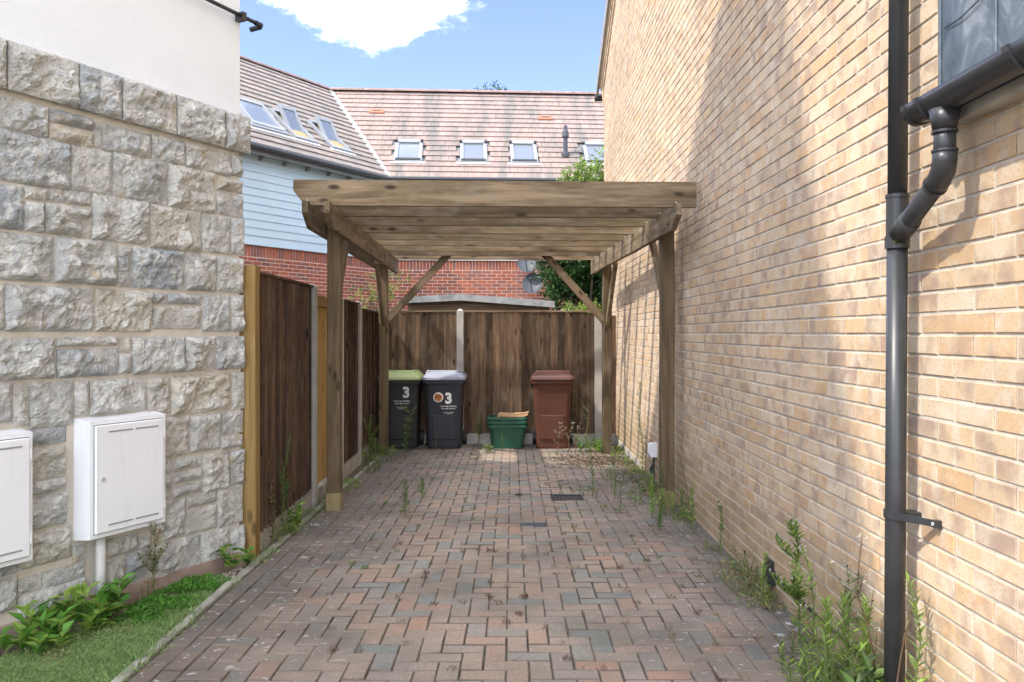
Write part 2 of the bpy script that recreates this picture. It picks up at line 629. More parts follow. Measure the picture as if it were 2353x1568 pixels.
def bmesh_of(key, mat, L, H, T, c=0.004):
    k = (key, mat, round(L, 4), round(H, 4), round(T, 4))
    if k not in _bm:
        v, f = block(L, H, T, c)
        _bm[k] = MB().add(v, f).mesh(key, mat)
        if mat == 'paver':
            _bm[k].materials.append(MATS['paver_edge'])
            _bm[k].polygons.foreach_set('material_index', [0] + [1] * (len(f) - 1))
    return _bm[k]


def frame(origin, x, y):
    x = Vector(x).normalized()
    z = x.cross(Vector(y)).normalized()
    y = z.cross(x)
    M = Matrix((x, y, z)).transposed().to_4x4()
    M.translation = Vector(origin)
    return M


def board(name, p0, p1, w, h, mat, parent=None, up=(0, 0, 1), ch=0.004, cut0=None, cut1=None):
    """timber with its length along local x from p0 to p1; w across, h along 'up'. cut = (rise, run) bevel of the lower corner"""
    p0, p1 = Vector(p0), Vector(p1)
    d = p1 - p0
    L = d.length
    x = d.normalized()
    y = Vector(up).cross(x).normalized()
    M = frame(p0, x, y)
    W2, H2 = w / 2, h / 2
    c = min(ch, W2 * 0.4)
    prof = [(-W2 + c, -H2), (W2 - c, -H2), (W2, -H2 + c), (W2, H2 - c), (W2 - c, H2), (-W2 + c, H2), (-W2, H2 - c), (-W2, -H2 + c)]
    nseg = max(2, int(L / 0.35))
    vs, fs = [], []
    n = 8
    r2 = random.Random(int(abs(p0.x * 131 + p0.y * 71 + p0.z * 37 + L * 17) * 1000))
    ph = r2.uniform(0, 6)
    for i in range(nseg + 1):
        t = i / nseg
        wob = 0.0025 * math.sin(ph + 3.0 * t * L)
        for (py, pz) in prof:
            xx = L * t
            zz = pz
            if cut0 and i == 0 and zz < -H2 + cut0[0]:
                xx = cut0[1] * (1 - (zz + H2) / cut0[0])
            if cut1 and i == nseg and zz < -H2 + cut1[0]:
                xx = L - cut1[1] * (1 - (zz + H2) / cut1[0])
            vs.append((xx, py + wob, zz))
    # bevel cut needs an extra ring of verts half way up: handled by inserting rows
    for i in range(nseg):
        for j in range(n):
            a = i * n
            fs.append((a + j, a + n + j, a + n + (j + 1) % n, a + (j + 1) % n))
    fs.append(tuple(range(n)))
    fs.append(tuple(nseg * n + j for j in range(n - 1, -1, -1)))
    mb = MB().add(vs, fs)
    return mb.obj(name, mat, parent, M)


def poly_board(name, poly, t, mat, parent, M):
    """flat board cut to a polygon in local (x, z), thickness t along y"""
    n = len(poly)
    vs = [(x, -t / 2, z) for x, z in poly] + [(x, t / 2, z) for x, z in poly]
    fs = [tuple(range(n)), tuple(range(2 * n - 1, n - 1, -1))]
    fs += [(i, n + i, n + (i + 1) % n, (i + 1) % n) for i in range(n)]
    return MB().add(vs, fs).obj(name, mat, parent, M)


def gz(y):
    return -0.012 * (y - 3.5)


# ------------------------------------------------------------------ ground
terr = MB().add([(-300, -300, -0.22), (300, -300, -0.22), (300, 300, -0.22), (-300, 300, -0.22)], [(0, 1, 2, 3)]).obj('terrain', 'terrain_soil')
tag(terr, kind='structure')

# driveway of block paving: bed + pavers
TILT = Matrix.Translation((0, 3.5, 0)) @ Matrix.Rotation(-math.atan(0.012), 4, 'X')
P = 0.1015
X0 = -1.447
bed = MB().box((-1.66, -4.6, -0.12), (1.52, 8.22, -0.007)).obj('driveway', 'joint_sand', None, TILT)
tag(bed, kind='structure')
GX, GY = 0.515, 7.63 - 3.5       # gully
CX, CY = 0.17, 6.51 - 3.5        # small inspection plate
pav = []                          # (cx, cy, lx, ly)
for k in range(0, 62):
    y = -4.4 + k * 0.2 + 0.1
    for i, xx in enumerate((-1.5985, -1.4975, X0 + 27 * P + P / 2, X0 + 28 * P + P / 2)):
        off = 0.1 if i in (1, 2) else 0.0
        pav.append((xx, y + off, 0.0945, 0.1935))
for iy in range(-44, 81):
    for ix in range(-1, 27):
        mm = (ix - iy) % 4
        y0 = iy * P
        if mm == 0:
            a, b = max(ix, 0), min(ix + 2, 27)
            if b > a:
                pav.append((X0 + (a + b) / 2 * P, y0 + P / 2, (b - a) * P - 0.0044, P - 0.0044))
        elif mm == 3 and ix >= 0:
            pav.append((X0 + ix * P + P / 2, y0 + P, P - 0.0044, 2 * P - 0.0044))
good = []


def cut(q, hx, hy, rx, ry):
    x, y, lx, ly = q
    x0, x1, y0, y1 = x - lx / 2, x + lx / 2, y - ly / 2, y + ly / 2
    a0, a1, b0, b1 = hx - rx, hx + rx, hy - ry, hy + ry
    if x1 <= a0 or x0 >= a1 or y1 <= b0 or y0 >= b1:
        return [q]
    res = []
    if y0 < b0:
        res.append((x0, x1, y0, b0))
    if y1 > b1:
        res.append((x0, x1, b1, y1))
    c0, c1 = max(y0, b0), min(y1, b1)
    if x0 < a0:
        res.append((x0, a0, c0, c1))
    if x1 > a1:
        res.append((a1, x1, c0, c1))
    return [((p + q_) / 2, (u + w) / 2, q_ - p, w - u) for p, q_, u, w in res if q_ - p > .014 and w - u > .014]


for q in pav:
    for q1 in cut(q, GX, GY, .150, .150):
        good += cut(q1, CX, CY, .105, .057)


def in_frame(x, y, z, m=0.02):
    return y > 0.5 and abs(x) / y < 0.628 + m and (1.49 - z) / y < 0.428 + m and (z - 1.49) / y < 0.409 + m


good.sort(key=lambda q: q[1])
vis = [q for q in good if in_frame(q[0], q[1] + 3.5, 0.0, 0.0)]
vset = set(vis[:300])
bulk = MB()
for q in good:
    x, y, lx, ly = q
    Ml = Matrix.Translation((x + R.uniform(-.0012, .0012), y + R.uniform(-.0012, .0012), -0.03 + R.uniform(-0.0025, 0.0025) + 0.004 * noise.noise((x * 1.2, y * 1.2, 3)))) \
        @ Matrix.Rotation(R.uniform(-.008, .008), 4, 'X') @ Matrix.Rotation(R.uniform(-.008, .008), 4, 'Y') @ Matrix.Rotation(R.uniform(-.008, .008), 4, 'Z')
    if q in vset:
        link('paver', bmesh_of('paver', 'paver', lx, ly, 0.032, 0.0045), bed, TILT @ Ml)
    else:
        v, f = block(lx, ly, 0.032, 0.0045)
        bulk.add(v, f, Ml)
bo = tag(bulk.obj('paver', 'paver', bed, TILT), kind='stuff')
bo.data.materials.append(MATS['paver_edge'])
bo.data.polygons.foreach_set('material_index', [0 if i % 9 == 0 else 1 for i in range(len(bo.data.polygons))])

# gully grating
g = thing('drain_grating', (GX, 7.63, gz(7.63)), 'rusty dark slotted drain grating set into the block paving', 'drain')
fr = MB()
fr.box((-.145, -.145, -.04), (.145, -.121, .004)).box((-.145, .121, -.04), (.145, .145, .004)).box((-.145, -.121, -.04), (-.121, .121, .004)).box((.121, -.121, -.04), (.145, .121, .004))
fr.obj('frame', 'dark_metal', g, W[g.name])
MB().box((-0.14, -0.14, -0.10), (0.14, 0.14, -0.085)).obj('sump', 'soil', g, W[g.name])
for i in range(8):
    x = -0.105 + i * 0.03
    MB().box((x - 0.008, -0.121, -0.03), (x + 0.008, 0.121, 0.001)).obj('bar', 'dark_metal', g, W[g.name])
c = MB().add(*block(0.20, 0.105, 0.03, 0.004)).obj('inspection_plate', 'dish_grey', None, TILT @ Matrix.Translation((CX, CY, -0.028)))
tag(c, 'small blue grey metal plate let into the paving before the drain', 'plate')

# kerb along the left of the paving, pieces end to end
ky = -0.6
while ky < 11.6:
    L = 0.915
    k = MB().add(*block(L - 0.008, 0.05, 0.15, 0.006)).obj('kerb', 'kerb_concrete', None,
        Matrix.Translation((-1.685 + R.uniform(-.004, .004), ky + L / 2, gz(ky + L / 2) - 0.135 + R.uniform(-.004, .004))) @ Matrix.Rotation(rad(90), 4, 'Z') @ Matrix.Rotation(R.uniform(-.006, .006), 4, 'Y'))
    tag(k, kind='structure')
    ky += L

# soil between kerb and the buildings
soil = MB()
N = 40
for i in range(N):
    y0, y1 = -0.6 + i * 0.31, -0.6 + (i + 1) * 0.31
    soil.add([(-4.2, y0, gz(y0) - 0.03), (-1.705, y0, gz(y0) - 0.03), (-1.705, y1, gz(y1) - 0.03), (-4.2, y1, gz(y1) - 0.03)], [(0, 1, 2, 3)])
tag(soil.obj('ground', 'soil'), kind='structure')

# ------------------------------------------------------------------ stone house (left)
C0 = Vector((-1.80, 5.42, 0))
DS = Vector((-0.442, -0.897, 0)).normalized()     # along the stone face, towards the camera
DN = Vector((0.897, -0.442, 0)).normalized()      # out of the face
MS = Matrix((DS, Vector((0, 0, 1)), DN)).transposed().to_4x4()
MS.translation = C0
# local: x along s, y up, z out of the face
if MS.to_3x3().determinant() < 0:
    pass
sh = thing('stone_house', (C0.x, C0.y, 0), 'house with grey rock-faced stone below white textured render', 'house')
LEN, DEP, EAV, RID = 6.0, 7.0, 7.05, 10.6


def S(s, z, t=0.0):
    return C0 + DS * s + Vector((0, 0, z)) - DN * t


core = MB()
core.hexa([S(0.02, -.2, DEP), S(LEN, -.2, DEP), S(LEN, -.2, 0.0), S(0.02, -.2, 0.0), S(0.02, 2.93, DEP), S(LEN, 2.93, DEP), S(LEN, 2.93, 0.0), S(0.02, 2.93, 0.0)])
core.obj('wall', 'stone_mortar', sh)
pent = [(0, 2.93), (LEN, 2.93), (LEN, EAV), (LEN / 2, RID), (0, EAV)]
up = MB()
vs = [S(a, b, 0.012) for a, b in pent] + [S(a, b, DEP) for a, b in pent]
up.add(vs, [(0, 1, 2, 3, 4), (9, 8, 7, 6, 5)] + [(i, i + 5, (i + 1) % 5 + 5, (i + 1) % 5) for i in range(5)])
up.obj('render_wall', 'white_render', sh)
for sgn in (0, 1):
    rf = MB()
    e = (-0.12, EAV - 0.14) if sgn == 0 else (LEN + 0.12, EAV - 0.14)
    a, b = e, (LEN / 2, RID + 0.0)
    q = []
    for dz in (0.02, 0.14):
        q += [S(a[0], a[1] + dz, -0.1), S(b[0], b[1] + dz, -0.1), S(b[0], b[1] + dz, DEP + 0.1), S(a[0], a[1] + dz, DEP + 0.1)]
    rf.hexa(q)
    rf.obj('roof', 'wing_tile', sh)


def s_of(x):
    k = (x - 1176.5) / 1873
    return (1.8 + 5.42 * k) / (0.897 * k - 0.442)


def z_of(x, y):
    s = s_of(x)
    Y = 5.42 - 0.897 * s
    return 1.49 + (766 - y) / 1873 * Y


st = []
A = [(-60, 217, 455, 610), (222, 425, 520, 582), (222, 425, 588, 665), (430, 465, 565, 680), (468, 690, 592, 715), (695, 845, 632, 750),
     (850, 1060, 682, 792), (1065, 1135, 716, 815),
     (-60, 320, 618, 852), (325, 510, 682, 890), (517, 765, 718, 927), (772, 985, 772, 968), (995, 1135, 822, 884), (995, 1135, 890, 995),
     (-60, 105, 845, 1055), (110, 217, 858, 922), (225, 415, 872, 938), (110, 200, 928, 1070), (203, 415, 944, 1085), (422, 680, 907, 1115),
     (688, 920, 955, 1152), (925, 1055, 988, 1165), (1060, 1135, 1005, 1172),
     (-60, 237, 1072, 1292), (245, 532, 1097, 1310), (540, 600, 1132, 1320), (607, 842, 1142, 1330), (850, 990, 1168, 1340), (995, 1135, 1183, 1345),
     (-60, 15, 1312, 1522), (22, 427, 1315, 1525), (435, 692, 1330, 1525), (700, 765, 1345, 1397), (770, 920, 1350, 1400), (700, 920, 1406, 1512),
     (928, 1055, 1355, 1525), (1060, 1135, 1356, 1525)]
B = [(-60, 250, -18, 180), (258, 535, -20, 24), (258, 540, 32, 165), (545, 600, -20, 50), (545, 600, 58, 150), (606, 845, -20, 150), (851, 985, -22, 138),
     (991, 1135, -24, 130),
     (-60, 50, 192, 378), (57, 127, 190, 392), (133, 332, 182, 395), (339, 402, 178, 345), (410, 668, 170, 330), (675, 777, 163, 335), (784, 1058, 152, 328),
     (1065, 1135, 142, 312),
     (80, 300, 400, 478), (80, 300, 485, 636), (80, 130, 645, 715), (136, 300, 635, 700), (80, 305, 708, 862), (80, 325, 868, 1025),
     (690, 865, 348, 535), (872, 1010, 335, 505), (1016, 1135, 320, 424), (1016, 1135, 432, 490), (690, 785, 545, 725), (793, 925, 530, 585), (793, 925, 592, 645),
     (793, 925, 652, 708), (932, 1050, 508, 690), (1056, 1135, 497, 655),
     (690, 745, 738, 885), (750, 845, 725, 905), (852, 990, 702, 755), (852, 990, 762, 875), (996, 1135, 662, 842),
     (455, 630, 897, 985), (640, 686, 895, 950), (580, 685, 960, 1100), (692, 915, 912, 1105), (922, 1052, 862, 1040), (1058, 1135, 850, 1002),
     (435, 575, 1000, 1190), (-60, 75, 1090, 1250), (80, 186, 1080, 1150), (194, 388, 1032, 1118), (80, 388, 1126, 1245), (330, 390, 930, 1020), (-60, 75, 1035, 1083)]
for L, oy in ((A, 0.0), (B, 784.3)):
    for (x0, x1, y0, y1) in L:
        xa, xb = x0 / 2.0, x1 / 2.0
        xm = (xa + xb) / 2
        s1, s0 = s_of(xa), s_of(min(xb, 566))
        st.append([s0, s1, z_of(xm, oy + y1 / 2.0) , z_of(xm, oy + y0 / 2.0)])
# stones out of frame towards the camera
z = 0.08
while z < 2.6:
    h = R.choice((0.10, 0.16, 0.2, 0.22))
    h = min(h, 2.66 - z)
    s = 1.68
    while s < LEN:
        l = R.uniform(0.2, 0.42)
        st.append([s, min(s + l - 0.012, LEN), z, z + h - 0.012])
        s += l
    z += h


def rockface(s0, s1, z0, z1, prof, seed, depth):
    r = random.Random(seed)
    L, H = s1 - s0, z1 - z0
    nx, nz_ = max(6, int(L / 0.013)), max(5, int(H / 0.013))
    ox, oz = r.uniform(0, 100), r.uniform(0, 100)
    tilt, tx = r.uniform(-0.25, 0.25), r.uniform(-0.25, 0.25)
    vs, fs = [], []
    for j in range(nz_ + 1):
        for i in range(nx + 1):
            a, b = i / nx, j / nz_
            x, y = s0 + L * a, z0 + H * b
            de = min(a * L, (1 - a) * L, b * H, (1 - b) * H)
            e = min(1.0, de / 0.032) ** 0.7
            p = Vector((x * 9 + ox, y * 9 + oz, seed * 1.7))
            p2 = Vector((x * 9 + ox, y * 15 + oz, seed * 1.7))
            n1 = noise.noise(p * 0.62)
            fac = noise.voronoi(p2 * 0.75)[0]
            n2 = (fac[1] - fac[0])
            n3 = noise.fractal(p * 3.0, 0.9, 2.1, 3)
            h = depth * (0.30 + 0.75 * n1 + 0.55 * n2 + 0.26 * n3 + tilt * (b - .5) + tx * (a - .5))
            h = max(0.004, h) * e + 0.006
            if prof:
                h += prof
            jx = 0.0
            if i in (0, nx):
                jx = 0.004 * noise.noise((y * 30, seed, 1))
            jy = 0.0
            if j in (0, nz_):
                jy = 0.004 * noise.noise((x * 25, seed, 5))
            vs.append((x + jx, y + jy, h))
    w = nx + 1
    for j in range(nz_):
        for i in range(nx):
            fs.append((j * w + i, j * w + i + 1, (j + 1) * w + i + 1, (j + 1) * w + i))
    # skirt
    ring = [i for i in range(w)] + [j * w + nx for j in range(1, nz_ + 1)] + [nz_ * w + i for i in range(nx - 1, -1, -1)] + [j * w for j in range(nz_ - 1, 0, -1)]
    k = len(vs)
    for q in ring:
        vs.append((vs[q][0], vs[q][1], -0.05))
    n = len(ring)
    for i in range(n):
        fs.append((ring[i], k + i, k + (i + 1) % n, ring[(i + 1) % n]))
    return vs, fs


FLIP = MS.to_3x3().determinant() < 0
seed = 1
for (s0, s1, z0, z1) in st:
    seed += 1
    if s1 - s0 < 0.02:
        continue
    if s0 < 0.02:
        s0 = -0.012 + 0.012 * math.sin(seed * 2.3)
    v, f = rockface(s0, s1, z0 + 0.002, z1 - 0.002, 0, seed, 0.050 + 0.014 * math.sin(seed))
    if FLIP:
        f = [tuple(reversed(q)) for q in f]
    MB().add(v, f).obj('stone', 'limestone', sh, MS, smooth=False)
# projecting top band
e = [s_of(x) for x in (575, 508, 397, 271, 172, 6)]
e = [-0.05] + e[1:] + [1.95, 2.35, 2.72, 3.2, 3.55, 4.0, 4.4, 4.8, 5.3, 5.7, 6.0]
for i in range(len(e) - 1):
    seed += 1
    v, f = rockface(e[i] + 0.005, e[i + 1] - 0.005, 2.685, 2.925, 0.032, seed, 0.055)
    if FLIP:
        f = [tuple(reversed(q)) for q in f]
    MB().add(v, f).obj('coping_stone', 'limestone', sh, MS)
# low pink plinth
MB().box((0.0, -0.12, 0.0), (LEN, 0.055, 0.040), MS).obj('plinth', 'pink_plinth', sh)


def stone_pt(s, z, o):
    return MS @ Vector((s, z, o))


# overflow pipe
op = thing('overflow_pipe', stone_pt(0.1, 3.56, 0.04), 'thin black overflow pipe clipped to the white render and turned round the corner', 'pipe')
zz = 3.575
p_end = stone_pt(-0.13, zz, 0.045)
MB().tube([stone_pt(1.2, zz + 0.02, 0.045), stone_pt(0.3, zz + .005, 0.045), stone_pt(-0.09, zz, 0.045)], 0.0135, 10).obj('pipe', 'black_plastic', op, smooth=True)
MB().tube([stone_pt(-0.085, zz, 0.045), stone_pt(-0.135, zz, 0.045), stone_pt(-0.145, zz - .005, 0.03), stone_pt(-0.14, zz - .012, -0.05)], 0.018, 10).obj('elbow', 'black_plastic', op, smooth=True)
MB().box((0.02, zz - 0.03, 0.0), (0.055, zz + 0.025, 0.068), MS).obj('clip', 'black_plastic', op)


# meter boxes
def meter_box(s0, s1, z0, z1, label, pipe):
    o = thing('meter_box', stone_pt((s0 + s1) / 2, z0, 0.05), label, 'meter box', 'white meter boxes on the stone wall')
    Mx = MS @ Matrix.Translation((s0, z0, 0.0))
    w, h = s1 - s0, z1 - z0
    T = 0.115
    mb = MB()
    mb.hexa([(0, 0, 0), (w, 0, 0), (w, h, 0), (0, h, 0), (0.012, 0.012, T), (w - .012, 0.012, T), (w - .012, h - .012, T), (.012, h - .012, T)])
    mb.obj('case', 'white_plastic', o, Mx)
    d = MB()
    d.add(*block(w - 0.07, h - 0.075, 0.016, 0.004), Matrix.Translation((w / 2, h / 2, T)))
    dr = d.obj('door', 'white_plastic', o, Mx)
    for (a0, a1) in ((0.05, 0.20), (0.22, 0.37)):
        for yy in (0.075, h - 0.075):
            MB().box((w - 0.06 - a1, yy - 0.004, T + 0.0165), (w - .06 - a0, yy + 0.004, T + 0.0185)).obj('vent_slot', 'window_frame_grey', dr, Mx)
    MB().tube([(w - 0.075, h * 0.5, T + 0.012), (w - 0.075, h * .5, T + 0.022)], 0.012, 12).obj('lock', 'bolt_steel', dr, Mx)
    for yy in (0.12, h - 0.12):
        MB().tube([(0.026, yy - 0.025, T + 0.006), (0.026, yy + 0.025, T + 0.006)], 0.008, 8).obj('hinge', 'white_plastic', o, Mx)
    # thin dark strips standing in for the shaded gap round the door
    gp = MB()
    for q in (((0.031, 0.0335), (w - 0.031, 0.0365)), ((0.031, h - .0365), (w - .031, h - .0335))):
        gp.box((q[0][0], q[0][1], T - .002), (q[1][0], q[1][1], T + 0.0015))
    for xx in (0.0315, w - 0.0345):
        gp.box((xx, 0.0366, T - .002), (xx + 0.003, h - .0366, T + 0.0015))
    gp.obj('door_gap_shade', 'dark_metal', o, Mx)
    if pipe:
        MB().tube([(w - 0.115, -0.42, 0.06), (w - .115, 0.01, 0.06)], 0.026, 14).obj('conduit', 'pale_pipe', o, Mx, smooth=True)
        MB().tube([(w - 0.115, -0.42, 0.06), (w - .115, -0.35, 0.06)], 0.031, 14).obj('conduit_collar', 'pale_pipe', o, Mx, smooth=True)
    return o


meter_box(0.70, 1.205, 0.385, 1.035, 'white meter box with grey conduit running down to the ground', True)
meter_box(1.495, 2.0, 0.362, 1.015, 'white meter box cut by the edge of the picture, no conduit', False)

# ------------------------------------------------------------------ buff brick house (right)
WX = 1.494
yh = thing('brick_house', (WX, 13.23, 0), 'tall buff brick gable house wall running along the driveway', 'house')
Y1, EV = 13.23, 5.72


def verge(y):
    return EV + 0.55 * (Y1 - y) if y > 5.6 else EV + 0.55 * (Y1 - 5.6) - 0.55 * (5.6 - y)


prof = [(-2.0, -0.2), (Y1 - 0.006, -0.2), (Y1 - 0.006, EV), (5.6, verge(5.6)), (-2.0, verge(-2.0))]
cw = MB()
vs = [(WX + 0.003, a, b) for a, b in prof] + [(WX + 5.0, a, b) for a, b in prof]
cw.add(vs, [(0, 1, 2, 3, 4)[::-1], (5, 6, 7, 8, 9)] + [(i, (i + 1) % 5, (i + 1) % 5 + 5, i + 5) for i in range(5)])
cw.obj('wall', 'buff_mortar', yh)
MBR = Matrix(((0, 0, -1, 0), (-1, 0, 0, 0), (0, 1, 0, 0), (0, 0, 0, 1)))   # local x -> -Y, y -> Z, z -> -X
br = []
for k in range(-22, 118):
    zc = 1.486 + k * 0.075 + 0.0325 + 0.005
    if zc < -0.15:
        continue
    off = 2.748 + (0.0 if k % 2 == 0 else 0.1125) - 0.1125
    for j in range(-9, 49):
        yc = off + j * 0.225
        y0, y1 = yc - 0.1075, yc + 0.1075
        if y0 > Y1:
            continue
        y1 = min(y1, Y1)
        if y1 - y0 < 0.03 or zc + 0.035 > verge((y0 + y1) / 2) - 0.02:
            continue
        if 4.62 < (y0 + y1) / 2 < 4.78 and abs(zc - 0.14) < 0.04:
            pass
        br.append(((y0 + y1) / 2, zc, y1 - y0))
vb = sorted([q for q in br if in_frame(WX, q[0], q[1], 0.0)], key=lambda q: q[0])
vb = set(vb[:300])
bulk = MB()
for q in br:
    yc, zc, L = q
    wv = 0.0025 * noise.noise((yc * 0.8, zc * 3.1, 0))
    M = Matrix.Translation((WX + 0.012 + R.uniform(-.0018, .0018), yc, zc + wv)) @ MBR @ Matrix.Rotation(R.uniform(-.008, .008), 4, 'Z') @ Matrix.Rotation(R.uniform(-.008, .008), 4, 'Y')
    if q in vb:
        link('brick', bmesh_of('brick', 'buff_brick', L, 0.065, 0.014, 0.003), yh, M)
    else:
        v, f = block(L, 0.065, 0.014, 0.003)
        bulk.add(v, f, M)
tag(bulk.obj('brick', 'buff_brick', yh), kind='stuff')
# roof and verge
for sgn in (0, 1):
    a, b = ((Y1 + 0.35, verge(Y1) - 0.19), (5.6, verge(5.6))) if sgn == 0 else ((-2.35, verge(-2.0) - 0.19), (5.6, verge(5.6)))
    q = []
    for dz in (0.03, 0.16):
        q += [(WX - 0.09, a[0], a[1] + dz), (WX - 0.09, b[0], b[1] + dz), (WX + 5.1, b[0], b[1] + dz), (WX + 5.1, a[0], a[1] + dz)]
    MB().hexa(q).obj('roof', 'roof_tile', yh)
ang = math.atan(0.55)
for i in range(3):     # corbelled raking courses
    dz = -0.085 - 0.075 * i
    o = 0.062 - 0.02 * i
    nbr = 34
    for j in range(nbr):
        t0 = j * 0.225
        yy = Y1 + 0.16 - 0.03 * i - (t0 + 0.11) * math.cos(ang)
        zz = EV + 0.55 * (Y1 - yy) + dz
        if yy < 8.5:
            break
        M = Matrix.Translation((WX + 0.012 - o, yy, zz)) @ MBR @ Matrix.Rotation(ang, 4, 'Z')
        link('verge_brick', bmesh_of('verge_brick', 'buff_brick', 0.217, 0.067, 0.014 + 0.0, 0.003), yh, M)
    MB().hexa([(WX - o + 0.013, Y1 + 0.14, EV + dz - 0.077 - 0.037), (WX + .1, Y1 + 0.14, EV + dz - 0.077 - 0.037), (WX + .1, Y1 + 0.14, EV + dz - 0.077 + 0.036), (WX - o + .013, Y1 + 0.14, EV + dz - 0.077 + 0.036),
               (WX - o + .013, 8.5, verge(8.5) + dz - 0.037), (WX + .1, 8.5, verge(8.5) + dz - 0.037), (WX + .1, 8.5, verge(8.5) + dz + 0.036), (WX - o + .013, 8.5, verge(8.5) + dz + .036)]).obj('verge_course', 'buff_mortar', yh)
    # stepped corbel at the eaves
    MB().box((WX - 0.02 + 0.001 * i, Y1 - 0.0, EV - 0.36 - 0.075 * i), (WX + 0.1, Y1 + 0.13 - 0.042 * i, EV - 0.292 - 0.075 * i)).obj('corbel', 'buff_brick', yh)
for i in range(4):
    MB().box((WX - 0.02, Y1, EV - 0.285 + 0.075 * i), (WX + 0.1, Y1 + 0.16, EV - 0.22 + 0.075 * i)).obj('corbel', 'buff_brick', yh)
bb = MB()
bb.hexa([(WX - 0.095, Y1 + 0.34, verge(Y1) - 0.30), (WX - .06, Y1 + 0.34, verge(Y1) - 0.30), (WX - .06, Y1 + .34, verge(Y1) - .15), (WX - .095, Y1 + .34, verge(Y1) - .15),
         (WX - 0.095, 8.5, verge(8.5) - 0.11), (WX - .06, 8.5, verge(8.5) - 0.11), (WX - .06, 8.5, verge(8.5) + 0.04), (WX - .095, 8.5, verge(8.5) + 0.04)])
bb.obj('barge_board', 'barge_board', yh)
MB().tube([(WX - 0.11, Y1 + 0.40, EV - 0.30), (WX + 3, Y1 + 0.40, EV - 0.30)], 0.055, 10).obj('eaves_gutter', 'black_plastic', yh)
# damp course strip
MB().box((WX - 0.012, -2, 0.104), (WX + 0.006, 4.6, 0.118)).obj('damp_course', 'black_plastic', yh)
MB().box((WX - 0.018, 9.4, gz(10) - 0.1), (WX + 0.006, Y1, 0.0)).obj('footing', 'concrete', yh)

# lead-clad bay above the gutter
bay = thing('lead_bay', (WX, 2.2, 2.24), 'dark lead covered bay panel above the black gutter on the brick wall', 'bay panel')
b = MB()
poly = [(WX + 0.01, 2.80), (WX - 0.055, 2.74), (WX - 0.055, 0.9), (WX + 0.01, 0.9)]
n = 4
vs = [(x, y, 2.215) for x, y in poly] + [(x, y, 3.6) for x, y in poly]
b.add(vs, [(0, 1, 2, 3)[::-1], (4, 5, 6, 7)] + [(i, (i + 1) % 4, (i + 1) % 4 + 4, i + 4) for i in range(4)][::1])
b.obj('panel', 'lead_sheet', bay)
for yy in (2.735, 2.42):
    MB().tube([(WX - 0.058, yy, 2.22), (WX - .058, yy, 3.6)], 0.006, 8).obj('seam', 'lead_sheet', bay)
MB().box((WX - 0.06, 0.9, 2.175), (WX + 0.005, 2.68, 2.212)).obj('sill', 'concrete', bay)
MB().tube([(WX - 0.061, 2.70, 2.50), (WX - .064, 2.60, 2.495), (WX - .064, 2.5, 2.51), (WX - .063, 2.46, 2.56), (WX - .061, 2.45, 2.66), (WX - .061, 2.45, 2.75)], 0.0022, 6).obj('cable', 'black_plastic', bay)

# gutter
gu = thing('gutter', (1.375, 2.75, 2.2), 'black half-round gutter end with outlet above the downpipe branch', 'gutter')
GX_, GZ_ = 1.372, 2.255
prof = []
for i in range(13):
    a = math.pi + math.pi * i / 12
    prof.append((0.055 * math.cos(a), 0.062 * math.sin(a)))
for i in range(12, -1, -1):
    a = math.pi + math.pi * i / 12
    prof.append((0.051 * math.cos(a), 0.058 * math.sin(a)))
MG = Matrix(((1, 0, 0, GX_), (0, 0, 1, 0), (0, 1, 0, GZ_), (0, 0, 0, 1)))
mg = MB()
k = len(prof)
vs = [(GX_ + x, y, GZ_ + z) for y in (0.9, 2.75) for x, z in prof]
mg.add(vs, [(i, (i + 1) % k, k + (i + 1) % k, k + i) for i in range(k)])
mg.obj('trough', 'black_plastic', gu, smooth=True)
cap = [(0.058 * math.cos(math.pi + math.pi * i / 12), 0.066 * math.sin(math.pi + math.pi * i / 12)) for i in range(13)]
vs = [(GX_ + x, y, GZ_ + z) for y in (2.735, 2.762) for x, z in cap]
MB().add(vs, [tuple(range(13)), tuple(range(25, 12, -1))] + [(i, 13 + i, 13 + (i + 1) % 13, (i + 1) % 13) for i in range(13)]).obj('end_cap', 'black_plastic', gu, smooth=False)
for yy, ww in ((2.655, 0.022), (2.17, 0.03)):
    cu = [(0.063 * math.cos(math.pi + math.pi * i / 12), 0.07 * math.sin(math.pi + math.pi * i / 12)) for i in range(13)]
    cu2 = [(0.054 * math.cos(math.pi + math.pi * i / 12), 0.061 * math.sin(math.pi + math.pi * i / 12)) for i in range(12, -1, -1)]
    pp = cu + cu2
    k = len(pp)
    vs = [(GX_ + x, y, GZ_ + z) for y in (yy - ww / 2, yy + ww / 2) for x, z in pp]
    MB().add(vs, [(i, (i + 1) % k, k + (i + 1) % k, k + i) for i in range(k)] + [(i, i + 1, k - 2 - i, k - 1 - i) for i in range(12)] + [(k + i + 1, k + i, k + k - 1 - i, k + k - 2 - i) for i in range(12)]).obj('bracket', 'black_plastic', gu)
oy = 2.585
MB().tube([(GX_, oy, 2.20), (GX_, oy, 2.135)], [0.046, 0.036], 16).obj('outlet', 'black_plastic', gu, smooth=True)

dp = thing('downpipe', (1.41, 3.01, 0), 'black round downpipe on the brick wall with a branch from the gutter', 'downpipe')


def dpy(z):
    return 3.013 - 0.0135 * z


